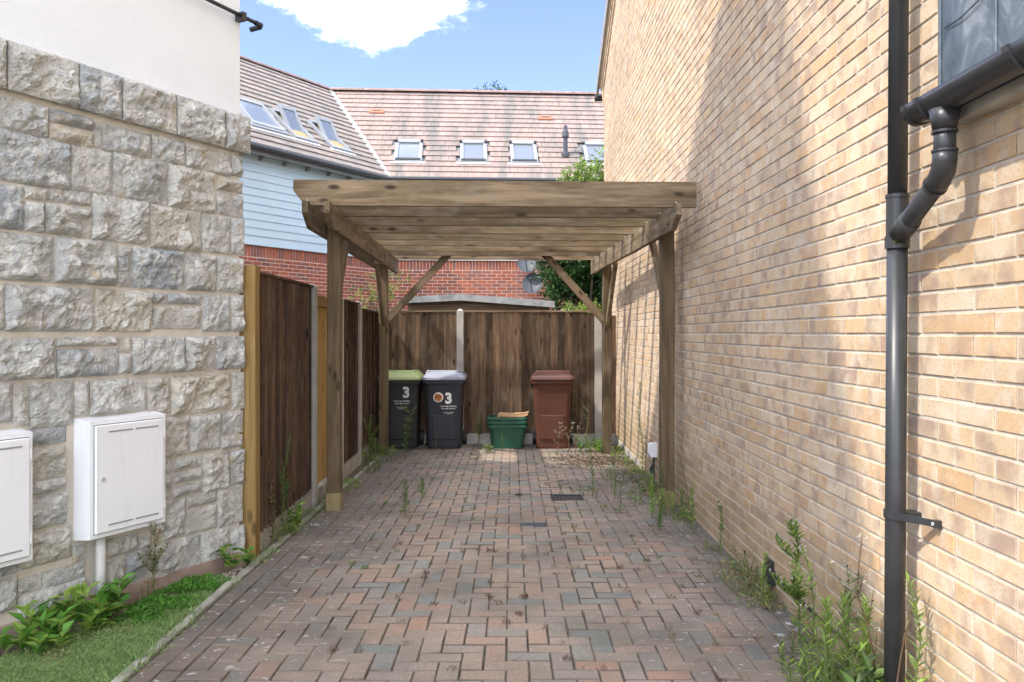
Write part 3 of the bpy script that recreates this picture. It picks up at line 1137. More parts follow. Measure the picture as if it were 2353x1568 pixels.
MB().tube([(1.412, dpy(-.15), -.15), (1.412, dpy(1.87), 1.87)], 0.036, 24).obj('lower_pipe', 'black_plastic', dp, smooth=True)
MB().tube([(1.412, dpy(1.99), 1.99), (1.412, dpy(4.6), 4.6)], 0.034, 24).obj('upper_pipe', 'black_plastic', dp, smooth=True)
co = MB()
co.tube([(1.412, dpy(1.80), 1.80), (1.412, dpy(1.845), 1.845)], 0.0425, 24)
co.tube([(1.412, dpy(1.845), 1.845), (1.412, dpy(1.985), 1.985)], 0.0385, 24)
co.tube([(1.412, dpy(1.985), 1.985), (1.412, dpy(1.998), 1.998)], 0.0415, 24)
co.obj('branch_joint', 'black_plastic', dp, smooth=False)
sn = MB()
a0, a1 = Vector((GX_, oy, 2.16)), Vector((GX_, oy, 2.03))
sn.tube([a0, a1], 0.033, 20)
sn.obj('swan_neck_top', 'black_plastic', dp, smooth=True)
elb = [Vector((GX_, oy, 2.065)), Vector((GX_, oy, 2.04)), Vector((GX_ + .002, oy + 0.012, 2.01)), Vector((GX_ + .006, oy + 0.045, 1.985)), Vector((GX_ + .009, oy + 0.075, 1.972))]
MB().tube(elb, 0.037, 20).obj('elbow', 'black_plastic', dp, smooth=True)
MB().tube([elb[3], Vector((1.405, 2.93, 1.862)), Vector((1.41, 2.985, 1.84))], 0.033, 20).obj('swan_neck_slope', 'black_plastic', dp, smooth=True)
d_ = (Vector((1.405, 2.93, 1.862)) - elb[3]).normalized()
q0 = Vector((1.398, 2.86, 1.889))
MB().tube([q0, q0 + d_ * 0.10], 0.038, 20).obj('branch_socket', 'black_plastic', dp, smooth=True)
for q in (elb[4], Vector((GX_, oy, 2.068)), Vector((GX_, oy, 2.128))):
    dd = d_ if q is elb[4] else Vector((0, 0, 1))
    MB().tube([q - dd * 0.004, q + dd * 0.004], 0.0395, 20).obj('seal_ring', 'black_plastic', dp, smooth=False)
mo = MB()
for i in range(60):
    mo.leaf(Vector((1.40 + R.uniform(-.02, .03), 2.955 + R.uniform(-.03, .03), 1.823 + R.uniform(-.012, .008))), Vector((R.uniform(-1, 1), R.uniform(-1, 1), R.uniform(-.8, .3))), Vector((0, 0, 1)), 0.012, 0.008)
tag(mo.obj('moss', 'moss', dp), kind='stuff')
zc = 0.825
cl_ = MB()
cl_.tube([(1.412, dpy(zc), zc - 0.014), (1.412, dpy(zc), zc + 0.014)], 0.041, 24)
ya = dpy(zc)
cl_.hexa([(1.372, ya - .01, zc - .014), (1.378, ya - .012, zc - .014), (1.476, ya - .150, zc - .012), (1.470, ya - .152, zc - .012),
          (1.372, ya - .01, zc + .014), (1.378, ya - .012, zc + .014), (1.476, ya - .150, zc + .012), (1.470, ya - .152, zc + .012)])
cl_.box((1.468, ya - .172, zc - .013), (1.494, ya - .148, zc + .013))
cl_.box((1.44, dpy(zc) - 0.03, zc - 0.01), (1.494, dpy(zc) + 0.03, zc + 0.01))
cb = cl_.obj('clip', 'black_plastic', dp)
MB().tube([(1.464, dpy(zc) - 0.160, zc), (1.469, dpy(zc) - 0.160, zc)], 0.007, 10).obj('screw', 'bolt_steel', cb)

# small things on the brick wall
av = thing('air_vent', (WX, 4.69, 0.07), 'small black plastic vent cowl low on the brick wall among weeds', 'vent')
MB().hexa([(WX - .03, 4.62, .055), (WX + .004, 4.62, .055), (WX + .004, 4.76, .055), (WX - .03, 4.76, .055), (WX - .02, 4.63, .19), (WX + .004, 4.63, .19), (WX + .004, 4.75, .19), (WX - .02, 4.75, .19)]).obj('cowl', 'black_plastic', av)
for i in range(4):
    MB().box((WX - .033 + .002 * i, 4.635, .075 + .026 * i), (WX - .02, 4.745, .083 + .026 * i)).obj('louvre', 'dark_metal', av)
sb = thing('socket_box', (WX, 8.5, 0.2), 'white weatherproof socket box with black cable beside the front pergola post', 'socket')
MB().add(*block(0.10, 0.14, 0.075, 0.012), Matrix.Translation((WX - 0.0, 8.42, 0.285)) @ MBR).obj('case', 'white_plastic', sb)
MB().add(*block(0.086, 0.10, 0.012, 0.005), Matrix.Translation((WX - 0.075, 8.42, 0.292)) @ MBR).obj('flap', 'white_plastic', sb)
MB().tube([(WX - .03, 8.42, .215), (WX - .03, 8.42, .05), (WX - .035, 8.40, -.02), (WX - .05, 8.33, gz(8.33) + .012)], 0.011, 8).obj('cable', 'black_plastic', sb)
MB().tube([(WX - .03, 8.42, .13), (WX - .05, 8.46, .09), (WX - .05, 8.47, .05), (WX - .03, 8.44, .03)], 0.016, 8).obj('cable_loop', 'black_plastic', sb)

# ------------------------------------------------------------------ pergola
ROT = rad(2.0)
e1 = Vector((math.cos(ROT), math.sin(ROT), 0))     # along the slats
e2 = Vector((-math.sin(ROT), math.cos(ROT), 0))    # away from the camera
O = Vector((-1.54, 7.08, 0))                       # left front post centre


def PG(u, v, z):
    return O + e1 * u + e2 * v + Vector((0, 0, z))


pg = thing('pergola', (O.x, O.y, 0), 'weathered timber carport pergola over the far end of the driveway', 'pergola')
UW, VD = 2.905, 3.48
for (u, v, nm) in ((0, 0, 'a'), (UW, 0, 'b'), (0, VD, 'c'), (UW, VD, 'd')):
    pz = gz((O + e1 * u + e2 * v).y)
    ptop = 2.46
    po = board('post', PG(u, v, pz - 0.06), PG(u, v, ptop), 0.115, 0.115, 'post_wood', pg, up=e2, ch=0.008)
    if v == 0:
        board('base_sleeve', PG(u, v, pz - 0.02), PG(u, v, pz + 0.155), 0.127, 0.127, 'base_sleeve_wood', po, up=e2, ch=0.004)
BT, BB_ = 2.51, 2.318
bh = BT - BB_


def rafter(u, t, v0=-0.80, v1=4.28):
    M = frame(PG(u, v0, 0), e2, -e1)
    L = v1 - v0
    poly = [(0, BT - 0.092), (0.19, BB_), (L, BB_), (L, BT), (0, BT)]
    return poly_board('beam', poly, t, 'pergola_wood', pg, M)


for u in (-0.083, 0.083):
    rafter(u, 0.047)
rafter(UW - 0.083, 0.047)
# slats
for i in range(9):
    v = -0.70 + i * 0.583
    M = frame(PG(-0.19, v, 0), e1, e2)
    L = 3.17
    z0, z1 = 2.488, 2.688
    poly = [(0, z0 + 0.113), (0.09, z0), (L, z0), (L, z1), (0, z1)]
    sl = poly_board('slat', poly, 0.045, 'pergola_wood', pg, M)
    for (u,) in ((-0.083 + 0.0,), (UW - 0.09,)):
        MB().tube([PG(u, v - 0.026, 2.525), PG(u, v - 0.021, 2.525)], 0.008, 8).obj('bolt', 'bolt_steel', sl)
# braces
for u in (0, UW):
    board('brace', PG(u, 0.03, 1.72), PG(u, 0.62, 2.36), 0.047, 0.09, 'pergola_wood', pg, up=(0, 0, 1))
    board('brace', PG(u, VD - 0.03, 1.62), PG(u, VD - 0.72, 2.36), 0.047, 0.09, 'pergola_wood', pg, up=(0, 0, 1))
board('brace', PG(0.03, VD - 0.03, 1.64), PG(0.88, VD - 0.03, 2.56), 0.045, 0.095, 'pergola_wood', pg, up=(0, 0, 1))
board('brace', PG(UW - 0.03, VD - 0.03, 1.64), PG(UW - 0.86, VD - 0.03, 2.56), 0.045, 0.095, 'pergola_wood', pg, up=(0, 0, 1))

# ------------------------------------------------------------------ fences


def wedge_board(name, p, x, y, h, w, mat, parent, flip=False):
    """featheredge board standing up: local x is up (its length), y across, z out"""
    M = frame(p, Vector((0, 0, 1)), Vector(y))
    a, b = (0.018, 0.007) if not flip else (0.007, 0.018)
    pr = [(0, 0), (w, 0), (w, b), (0, a)]
    vs = [(xx, yy, zz) for xx in (0, h) for yy, zz in pr]
    return MB().add(vs, [(3, 2, 1, 0), (4, 5, 6, 7), (0, 1, 5, 4), (1, 2, 6, 5), (2, 3, 7, 6), (3, 0, 4, 7)]).obj(name, mat, parent, M)


def fence_panel(p0, p1, ztop, zbot, out, label, gb=0.15, mat='dark_fence_wood', nw=0.103, group='dark featheredge fence panels', cap='dark_fence_wood'):
    p0, p1 = Vector(p0), Vector(p1)
    d = (p1 - p0)
    L = d.length
    d.normalize()
    out = Vector(out)
    o = thing('fence_panel', ((p0.x + p1.x) / 2, (p0.y + p1.y) / 2, zbot), label, 'fence', group)
    n = int(round(L / nw))
    w = L / n
    for i in range(n):
        q = p0 + d * (w * i + (0.0))
        lean = R.uniform(-.0015, .0015)
        base = zbot + gb + R.uniform(-.012, 0.004)
        y = d.copy()
        M = frame(Vector((q.x, q.y, base)), Vector((0, 0, 1)), y)
        # z axis of frame = x cross y
        zax = Vector((0, 0, 1)).cross(y)
        sgn = 1 if zax.dot(out) > 0 else -1
        t0, t1 = 0.027 * sgn, 0.005 * sgn
        h = ztop - base - R.uniform(0.0, 0.006)
        ww = w + 0.014
        j = R.uniform(-.003, .003) * sgn
        pr = [(0, 0.0065 * sgn), (ww, -0.007 * sgn), (ww + lean, t1), (lean, t0 + j)]
        vs = [(xx, yy, zz) for xx in (0, h) for yy, zz in pr]
        f = [(3, 2, 1, 0), (4, 5, 6, 7), (0, 1, 5, 4), (1, 2, 6, 5), (2, 3, 7, 6), (3, 0, 4, 7)]
        if sgn < 0:
            f = [tuple(reversed(k)) for k in f]
        MB().add(vs, f).obj('board', mat, o, M)
    mid = (p0 + p1) / 2
    if cap:
        board('capping', Vector((p0.x, p0.y, ztop + 0.012)) + out * 0.005, Vector((p1.x, p1.y, ztop + 0.012)) + out * 0.005, 0.05, 0.022, cap, o)
    if gb:
        a = Vector((p0.x, p0.y, zbot + gb / 2 - 0.02)) - out * 0.012
        b2 = Vector((p1.x, p1.y, zbot + gb / 2 - 0.02)) - out * 0.012
        board('gravel_board', a, b2, 0.05, gb + 0.04, 'concrete', o)
    for zz in (zbot + 0.4, zbot + 1.0, ztop - 0.25):
        board('rail', Vector((p0.x, p0.y, zz)) - out * 0.045, Vector((p1.x, p1.y, zz)) - out * 0.045, 0.04, 0.07, mat, o)
    return o


def conc_post(x, y, ztop, label, w=0.10):
    zb = gz(y) - 0.1
    me = MB()
    c = w / 2
    me.box((x - c, y - c, zb), (x + c, y + c, ztop - 0.02))
    me.add([(x - c, y - c, ztop - .02), (x + c, y - c, ztop - .02), (x + c, y + c, ztop - .02), (x - c, y + c, ztop - .02),
            (x - c * .3, y - c * .3, ztop + .01), (x + c * .3, y - c * .3, ztop + .01), (x + c * .3, y + c * .3, ztop + .01), (x - c * .3, y + c * .3, ztop + .01)],
           [(4, 5, 6, 7), (0, 1, 5, 4), (1, 2, 6, 5), (2, 3, 7, 6), (3, 0, 4, 7)])
    o = me.obj('concrete_post', 'concrete')
    return tag(o, label, 'fence post', 'concrete fence posts')


def fx(y):
    return -1.757 - 0.024 * (y - 5.72)


# timber post at the stone corner
tp = board('timber_post', (-1.765, 5.50, -0.12), (-1.765, 5.50, 1.945), 0.10, 0.10, 'fresh_wood', None, up=(0, 1, 0))
tag(tp, 'yellow new timber gate post tight against the stone house corner', 'fence post')
fence_panel((fx(5.56), 5.56, 0), (fx(7.26), 7.26, 0), 1.895, gz(6.4), (1, 0, 0), 'dark brown fence panel between the stone corner and first concrete post')
conc_post(fx(7.32) - 0.012, 7.32, 1.925, 'concrete fence post between the near panel and the orange gate')
gt = thing('side_gate', (fx(7.9), 7.9, gz(7.9)), 'orange timber side gate half hidden by the front pergola post', 'gate')
ga, gb_ = 7.39, 8.56
n = 10
w = (gb_ - ga) / n
for i in range(n):
    y = ga + i * w
    board('board', (fx(y) - 0.02, y + w / 2, gz(y) + 0.13), (fx(y) - 0.02, y + w / 2, 1.80), 0.018, w - 0.006, 'fresh_wood', gt, up=(0, 1, 0), ch=0.004)
board('rail', (fx(ga) - 0.0, ga, 1.79), (fx(gb_), gb_, 1.79), 0.05, 0.10, 'fresh_wood', gt)
board('rail', (fx(ga) - 0.045, ga, 0.3), (fx(gb_) - .045, gb_, 0.3), 0.03, 0.10, 'fresh_wood', gt)
board('stile', (fx(ga + .04) - 0.045, ga + .04, gz(8)), (fx(ga + .04) - .045, ga + .04, 1.74), 0.03, 0.08, 'fresh_wood', gt, up=(0, 1, 0))
sl_ = MB().box((fx(8) - 0.06, 7.38, gz(8) - 0.1), (fx(8) + 0.03, 8.56, gz(8) + 0.11)).obj('gate_threshold', 'kerb_concrete')
tag(sl_, 'pale rough concrete threshold under the orange gate', 'threshold')
conc_post(fx(8.63) - 0.012, 8.63, 1.875, 'concrete fence post behind the front pergola post')
fence_panel((fx(8.69), 8.69, 0), (fx(9.78), 9.78, 0), 1.835, gz(9.2), (1, 0, 0), 'dark brown fence panel just past the front pergola post')
conc_post(fx(9.84) - 0.012, 9.84, 1.865, 'sunlit topped concrete post midway along the left fence')
fence_panel((fx(9.90), 9.90, 0), (fx(11.58), 11.58, 0), 1.775, gz(10.7), (1, 0, 0), 'dark brown fence panel at the far left beside the bins')
conc_post(-1.905, 11.68, 1.79, 'concrete corner post behind the rear left pergola post')
BFY = 11.72
fence_panel((-1.845, BFY, 0), (-0.80, BFY, 0), 1.79, gz(11.7), (0, -1, 0), 'weathered brown back fence panel behind the two grey bins', cap='pergola_wood', mat='back_fence_wood', group='weathered back fence panels')
conc_post(-0.745, BFY, 1.83, 'concrete post in the middle of the back fence', 0.095)
fence_panel((-0.69, BFY, 0), (1.175, BFY, 0), 1.79, gz(11.7), (0, -1, 0), 'weathered brown back fence panel behind the brown bin and green boxes', cap='pergola_wood', mat='back_fence_wood', group='weathered back fence panels')
conc_post(1.235, BFY - 0.01, 1.775, 'concrete post at the right end of the back fence')
fence_panel((1.29, BFY, 0), (1.48, BFY, 0), 1.75, gz(11.7), (0, -1, 0), 'narrow brown fence infill between end post and brick wall', cap=None, group='weathered back fence panels')


# ------------------------------------------------------------------ bins


def ring(w, d, z, c, y0=0.0):
    w2, d2 = w / 2, d / 2
    return [(-w2 + c, -d2 + y0, z), (w2 - c, -d2 + y0, z), (w2 - .3 * c, -d2 + .3 * c + y0, z), (w2, -d2 + c + y0, z), (w2, d2 - c + y0, z), (w2 - .3 * c, d2 - .3 * c + y0, z), (w2 - c, d2 + y0, z),
            (-w2 + c, d2 + y0, z), (-w2 + .3 * c, d2 - .3 * c + y0, z), (-w2, d2 - c + y0, z), (-w2, -d2 + c + y0, z), (-w2 + .3 * c, -d2 + .3 * c + y0, z)]


def loft(rings, cap0=True, cap1=True):
    n = len(rings[0])
    mb = MB()
    vs = [p for r in rings for p in r]
    fs = []
    for i in range(len(rings) - 1):
        for j in range(n):
            fs.append((i * n + j, i * n + (j + 1) % n, (i + 1) * n + (j + 1) % n, (i + 1) * n + j))
    if cap0:
        fs.append(tuple(range(n - 1, -1, -1)))
    if cap1:
        fs.append(tuple((len(rings) - 1) * n + j for j in range(n)))
    return mb.add(vs, fs)


def text_mesh(name, body, size, mat, parent, M, align='CENTER', bold=0.0):
    cu = D.curves.new(name, 'FONT')
    cu.body = body
    cu.size = size
    cu.align_x = align
    cu.extrude = 0.0006
    cu.offset = bold
    cu.resolution_u = 3
    tmp = D.objects.new('tmp', cu)
    col.objects.link(tmp)
    bpy.context.view_layer.update()
    me = D.meshes.new_from_object(tmp.evaluated_get(bpy.context.evaluated_depsgraph_get()))
    D.objects.remove(tmp)
    me.materials.clear()
    me.materials.append(MATS[mat])
    return link(name, me, parent, M)


def wheelie(x, y, rz, body, lid, label, grip=True):
    o = thing('wheelie_bin', (x, y, gz(y)), label, 'wheelie bin', 'wheelie bins by the back fence')
    Mx = W[o.name] @ Matrix.Rotation(rz, 4, 'Z')
    loft([ring(.445, .50, 0.012, .05, .04), ring(.455, .51, 0.03, .05, .04), ring(.475, .56, .40, .05, .03), ring(.50, .60, .70, .05, .015), ring(.52, .635, .90, .05, .005), ring(.525, .64, .93, .05, 0)]).obj('body', body, o, Mx)
    rim = loft([ring(.55, .67, .895, .05), ring(.575, .70, .905, .05), ring(.578, .705, .935, .05), ring(.56, .68, .945, .05)])
    rim.obj('rim', body, o, Mx)
    # shallow front panel moulding
    MB().add(*block(0.33, 0.34, 0.012, 0.01), Matrix.Translation((0, -.243, .30)) @ Matrix.Rotation(rad(94), 4, 'X')).obj('front_panel', body, o, Mx)
    ld = loft([ring(.585, .715, .948, .05, -.005), ring(.595, .73, .955, .05, -.005), ring(.59, .725, .985, .05, -.005), ring(.55, .68, 1.005, .06, .0), ring(.50, .60, 1.03, .06, .03), ring(.47, .52, 1.055, .08, .06)])
    L = ld.obj('lid', lid if grip else lid, o, Mx)
    br_ = MB()
    if grip:
        br_.tube([(-.245, -.16, 1.025), (-.22, -.165, 1.055), (-.18, -.17, 1.052), (0, -.17, 1.046), (.18, -.17, 1.052), (.22, -.165, 1.055), (.245, -.16, 1.025)], [.022, .026, .024, .022, .024, .026, .022], 10)
        br_.obj('lid_ridge', lid, L, Mx, smooth=True)
        for s in (-1, 1):
            MB().box((s * .205 - .012, -.20, 1.035), (s * .205 + .012, -.188, 1.06)).obj('slot', 'dark_metal', L, Mx)
    else:
        for s in (-1, 1):
            MB().add(*block(.075, .045, .012, .006), Matrix.Translation((s * .20, -.245, 1.012)) @ Matrix.Rotation(rad(25), 4, 'X')).obj('grip_recess', 'dark_metal', L, Mx)
        MB().add(*block(.27, .10, .014, .008), Matrix.Translation((0.02, -.16, 1.044)) @ Matrix.Rotation(rad(14), 4, 'X')).obj('lid_panel', lid, L, Mx)
    MB().tube([(-.26, .36, 1.0), (.26, .36, 1.0)], .016, 8).obj('handle', body, o, Mx)
    for s in (-1, 1):
        w = MB()
        w.tube([(s * .235, .30, .10), (s * .285, .30, .10)], .10, 18)
        ww = w.obj('wheel', 'dark_metal', o, Mx)
        MB().tube([(s * .286, .30, .10), (s * .290, .30, .10)], .035, 12).obj('hub', 'grey_bin', ww, Mx)
    return o, Mx


def dashes(mb, x0, x1, z, n, seed):
    r = random.Random(seed)
    x = x0
    while x < x1:
        l = r.uniform(.004, .014)
        mb.box((x, 0, z - .0035), (min(x + l, x1), .001, z + .0035))
        x += l + r.uniform(.002, .005)


def council(o, Mx, dx, z0, key, three_x, three_z):
    fr = Mx @ Matrix.Translation((0, -.301, 0)) @ Matrix.Rotation(rad(-6.0) * 0, 4, 'X')

    def FM(x, z):
        yy = -.277 - (z - .40) * .128 + .012 if z < 0.72 else -.285 - (z - .70) * .14
        return Mx @ Matrix.Translation((x, yy - .006, z)) @ Matrix.Rotation(rad(97), 4, 'X')
    text_mesh('number', '3', 0.20, 'decal_white', o, FM(three_x, three_z), bold=0.008)
    text_mesh('council_name', 'Tonbridge & Malling', 0.027, 'decal_white', o, FM(dx, z0), bold=.0006)
    text_mesh('council_name', 'Borough Council', 0.027, 'decal_white', o, FM(dx, z0 - .032), bold=.0006)
    mb = MB()
    dashes(mb, -.075, .075, 0, 1, 1)
    mb.obj('small_print', 'decal_white', o, FM(dx, z0 - .078) @ Matrix.Rotation(rad(-90), 4, 'X'))
    mb = MB()
    dashes(mb, -.055, .055, 0, 1, 2)
    mb.obj('small_print', 'decal_white', o, FM(dx, z0 - .098) @ Matrix.Rotation(rad(-90), 4, 'X'))
    return FM


b1, M1 = wheelie(-1.535, 11.36, rad(2), 'grey_bin', 'lime_lid', 'grey wheelie bin with pale lime green lid behind the rear pergola post')
council(b1, M1, 0.03, .655, 1, 0.09, .715)
b2, M2 = wheelie(-0.93, 11.36, rad(1), 'blue_grey_bin', 'grey_lid', 'dark grey wheelie bin with grey lid and round orange sticker')
FM = council(b2, M2, 0.06, .585, 2, 0.065, .635)
MB().tube([(0, 0, 0), (0, 0, .0012)], .068, 28).obj('sticker_border', 'decal_white', b2, FM(-.075, .715))
stk = MB().tube([(0, 0, .0014), (0, 0, .0024)], .054, 28).obj('sticker', 'decal_orange', b2, FM(-.075, .715))
mb = MB()
for i, (w, z) in enumerate(((.036, .022), (.042, .010), (.038, -.002))):
    mb.box((-w, z - .003, .0025), (w, z + .003, .0032))
mb.obj('sticker_print', 'decal_brown', stk, FM(-.075, .715))
b3, M3 = wheelie(0.565, 11.36, rad(-3), 'brown_bin', 'brown_lid', 'brown wheelie bin standing by the dry weeds at the right', grip=False)

# green recycling boxes, nested
for i, (dz, lab) in enumerate(((0.0, 'bottom green recycling box of the nested stack standing on the paving'), (0.055, 'middle green recycling box nested in the stack'), (0.105, 'top green recycling box of the stack with cardboard on it'))):
    yb = 11.32
    o = thing('recycling_box', (-0.06, yb, gz(yb) + dz), lab, 'recycling box', 'nested green recycling boxes')
    Mx = W[o.name] @ Matrix.Rotation(rad(-2 + i), 4, 'Z')
    w0 = 0.42 - .012 * 0
    k = MB()
    outr = [ring(.43 - .02 * i, .33 - .02 * i, .006, .05), ring(.50 - .012 * i, .39 - .012 * i, .30, .05)]
    inr = [ring(.49 - .012 * i, .38 - .012 * i, .30, .05), ring(.42 - .02 * i, .32 - .02 * i, .03, .05)]
    loft(outr + inr).obj('tub', 'green_box', o, Mx)
    loft([ring(.535, .42, .285, .05), ring(.555, .44, .29, .05), ring(.56, .445, .318, .05), ring(.545, .43, .326, .05), ring(.49, .385, .326, .05), ring(.49, .385, .29, .05)], False, False).obj('rim', 'green_box', o, Mx)
cb = MB()
pts = []
for i in range(12):
    x = -.19 + .038 * i
    zz = 0.03 * max(0, (i - 8) / 3) ** 2 + .004 * math.sin(i)
    pts.append((x, zz))
vs = []
for x, zz in pts:
    vs += [(x, -.16, zz), (x, .13, zz + .012), (x, .13, zz + .034), (x, -.16, zz + .022)]
fs = []
for i in range(11):
    a = i * 4
    for j in range(4):
        fs.append((a + j, a + 4 + j, a + 4 + (j + 1) % 4, a + (j + 1) % 4))
fs += [(0, 1, 2, 3), (47, 46, 45, 44)]
o = cb.add(vs, fs).obj('cardboard_sheet', 'cardboard', None, Matrix.Translation((0.0, 11.30, gz(11.3) + .437)) @ Matrix.Rotation(rad(-4), 4, 'Z'))
tag(o, 'bent sheet of brown cardboard lying on the green boxes', 'cardboard')

# ------------------------------------------------------------------ shed behind the back fence
shd = thing('garden_shed', (-0.5, 13.6, -0.1), 'low brown garden shed with grey felt roof behind the back fence', 'shed')
sy = 13.35
apx, apz, lx_, lz_, rx_, rz_ = -0.83, 2.10, -1.78, 2.055, 0.70, 1.985
ww = MB()
pol = [(lx_ + .06, -0.2), (rx_ - .08, -0.2), (rx_ - .08, rz_ - .05), (apx, apz - .05), (lx_ + .06, lz_ - .05)]
vs = [(x, sy + .08, z) for x, z in pol] + [(x, sy + 1.9, z) for x, z in pol]
ww.add(vs, [(0, 1, 2, 3, 4), (9, 8, 7, 6, 5)] + [(i, i + 5, (i + 1) % 5 + 5, (i + 1) % 5) for i in range(5)])
ww.obj('wall', 'shed_wood', shd)
zb = 1.55
while zb < 1.95:
    board('cladding_board', (lx_ + .06, sy + .07, zb), (rx_ - .085, sy + .07, zb), 0.016, 0.115, 'shed_wood', shd, ch=0.005)
    zb += 0.12
for a, b_ in (((lx_, lz_), (apx, apz)), ((apx, apz), (rx_, rz_))):
    q = []
    for dz in (-0.035, 0.03):
        q += [(a[0], sy, a[1] + dz), (b_[0], sy, b_[1] + dz), (b_[0], sy + 2, b_[1] + dz), (a[0], sy + 2, a[1] + dz)]
    MB().hexa(q).obj('felt_roof', 'felt', shd)
    q = []
    for dz in (-0.075, 0.022):
        q += [(a[0], sy - .03, a[1] + dz), (b_[0], sy - .03, b_[1] + dz), (b_[0], sy - .004, b_[1] + dz), (a[0], sy - .004, a[1] + dz)]
    MB().hexa(q).obj('fascia', 'felt', shd)

# ------------------------------------------------------------------ rear house
rh = thing('rear_house', (-2.7, 18.6, 0), 'red brick and blue boarded house with tiled roofs behind the fences', 'house')
am = rad(3.4)
mu = Vector((math.cos(am), math.sin(am), 0))
mn = Vector((-math.sin(am), math.cos(am), 0))
E0 = Vector((-2.755, 18.2, 4.97))
RR = Vector((-4.73, 21.05, 7.77))
wu = Vector((-0.524, -0.852, 0)).normalized()     # along the wing eave, towards the camera and left
wnn = Vector((-0.852, 0.524, 0)).normalized()     # from the wing eave into the building
dm = 3.0
hr = 2.80
pit = math.atan2(hr, dm)
sl_len = math.hypot(hr, dm)
up_m = (mn * dm + Vector((0, 0, hr))) / sl_len
nor_m = mu.cross(up_m).normalized()
dw = (RR - E0).dot(wnn)
up_w = (wnn * dw + Vector((0, 0, hr)))
slw = up_w.length
up_w.normalize()
uR = (RR - E0).dot(mu)
uRw = (RR - E0).dot(wu)
FW = E0 + mn * 0.32           # facade line, main
FWw = E0 + wnn * 0.32         # facade line, wing
LM, LWg = 9.0, 7.5
# corner where the two facades meet
den = mu.x * (-wu.y) - mu.y * (-wu.x)
dd = (FWw - FW)
ta = (dd.x * (-wu.y) - dd.y * (-wu.x)) / den
CO = FW + mu * ta


def wallbox(p, d, inward, L, z0, z1, t=0.3):
    a = Vector((p.x, p.y, 0))
    b_ = a + d * L
    i_ = inward * t
    return MB().hexa([a + Vector((0, 0, z0)), b_ + Vector((0, 0, z0)), b_ + i_ + Vector((0, 0, z0)), a + i_ + Vector((0, 0, z0)),
                      a + Vector((0, 0, z1)), b_ + Vector((0, 0, z1)), b_ + i_ + Vector((0, 0, z1)), a + i_ + Vector((0, 0, z1))])


ZB = 3.15
wallbox(CO - mu * .02, mu, mn, LM, -0.2, 5.0).obj('wall', 'pale_mortar', rh)
wallbox(CO + wu * .0, wu, wnn, LWg, -0.2, 5.0).obj('wall', 'pale_mortar', rh)
# red bricks (both facades)
rb = []
for (d, nn, Lf, sg) in ((mu, mn, LM, 1), (wu, wnn, LWg, -1)):
    x = d if sg > 0 else -d
    yv = Vector((0, 0, 1))
    k = 0
    zt = ZB - 0.225
    while True:
        zc = zt - 0.04 - k * 0.075
        if zc < 1.2:
            break
        u = 0.12 + (0.1125 if k % 2 else 0)
        while u < Lf - 0.2:
            p = CO + d * u
            rb.append((Vector((p.x, p.y, zc)), x, yv, 0.2115, 0.062, -nn))
            u += 0.225
        k += 1
    u = 0.05
    while u < Lf - 0.1:
        p = CO + d * u
        rb.append((Vector((p.x, p.y, ZB - 0.11)), x, yv, 0.065, 0.215, -nn))
        u += 0.075


def in_view_b(p):
    xx = 1176.5 + p.x / p.y * 1873
    yy = 766 - (p.z - 1.49) / p.y * 1873
    return (562 < xx < 750 or 790 < xx < 870 or 905 < xx < 1215) and 560 < yy < 700


rb.sort(key=lambda q: (not in_view_b(q[0]), -q[3] * q[4], q[0].y))
bulk = MB()
for i, (p, x, yv, l, h, outd) in enumerate(rb):
    M = frame(p - outd * 0.006, x, yv)
    if (M.to_3x3() @ Vector((0, 0, 1))).dot(outd) < 0:
        M = frame(p - outd * 0.006, -x, yv)
    if i < 300 and in_view_b(p):
        link('brick', bmesh_of('red_brick', 'red_brick', l, h, 0.014, 0.003), rh, M)
    else:
        v, f = block(l, h, 0.014, 0.003)
        bulk.add(v, f, M)
tag(bulk.obj('brick', 'red_brick', rh), kind='stuff')
# boarding
for (d, nn, Lf) in ((mu, mn, LM), (wu, wnn, LWg)):
    z0 = ZB + 0.03
    i = 0
    while z0 < 4.95:
        a = CO + d * 0.0
        b_ = CO + d * Lf
        q = []
        for (p) in (a, b_):
            for (o_, z_) in ((-.03, z0), (-.012, z0 + 0.152), (0.01, z0 + 0.152), (0.01, z0)):
                q.append(Vector((p.x, p.y, 0)) + nn * o_ + Vector((0, 0, z_)))
        MB().add(q, [(0, 1, 2, 3), (7, 6, 5, 4), (0, 4, 5, 1), (1, 5, 6, 2), (2, 6, 7, 3), (3, 7, 4, 0)]).obj('cladding_board', 'blue_cladding', rh)
        z0 += 0.15
        i += 1
    board('drip_trim', CO + nn * -.03 + Vector((0, 0, 0)) - Vector((0, 0, CO.z - ZB - .012)), CO + d * Lf + nn * -.03 - Vector((0, 0, CO.z - ZB - .012)), 0.05, 0.035, 'white_trim' if d is mu else 'blue_cladding', rh)

# roof decks
Q = RR + mu * 11.0
deck = MB()
e_ = E0 + Vector((0, 0, -0.03))
r_ = RR + Vector((0, 0, -0.03))
deck.add([e_, e_ + mu * LM, e_ + mu * LM + up_m * sl_len, r_], [(0, 1, 2, 3)])
deck.obj('roof_deck', 'soffit_board', rh)
deck = MB()
deck.add([e_, r_, r_ + wu * (LWg - uRw + 0), e_ + wu * LWg], [(0, 1, 2, 3)])
deck.obj('roof_deck', 'soffit_board', rh)
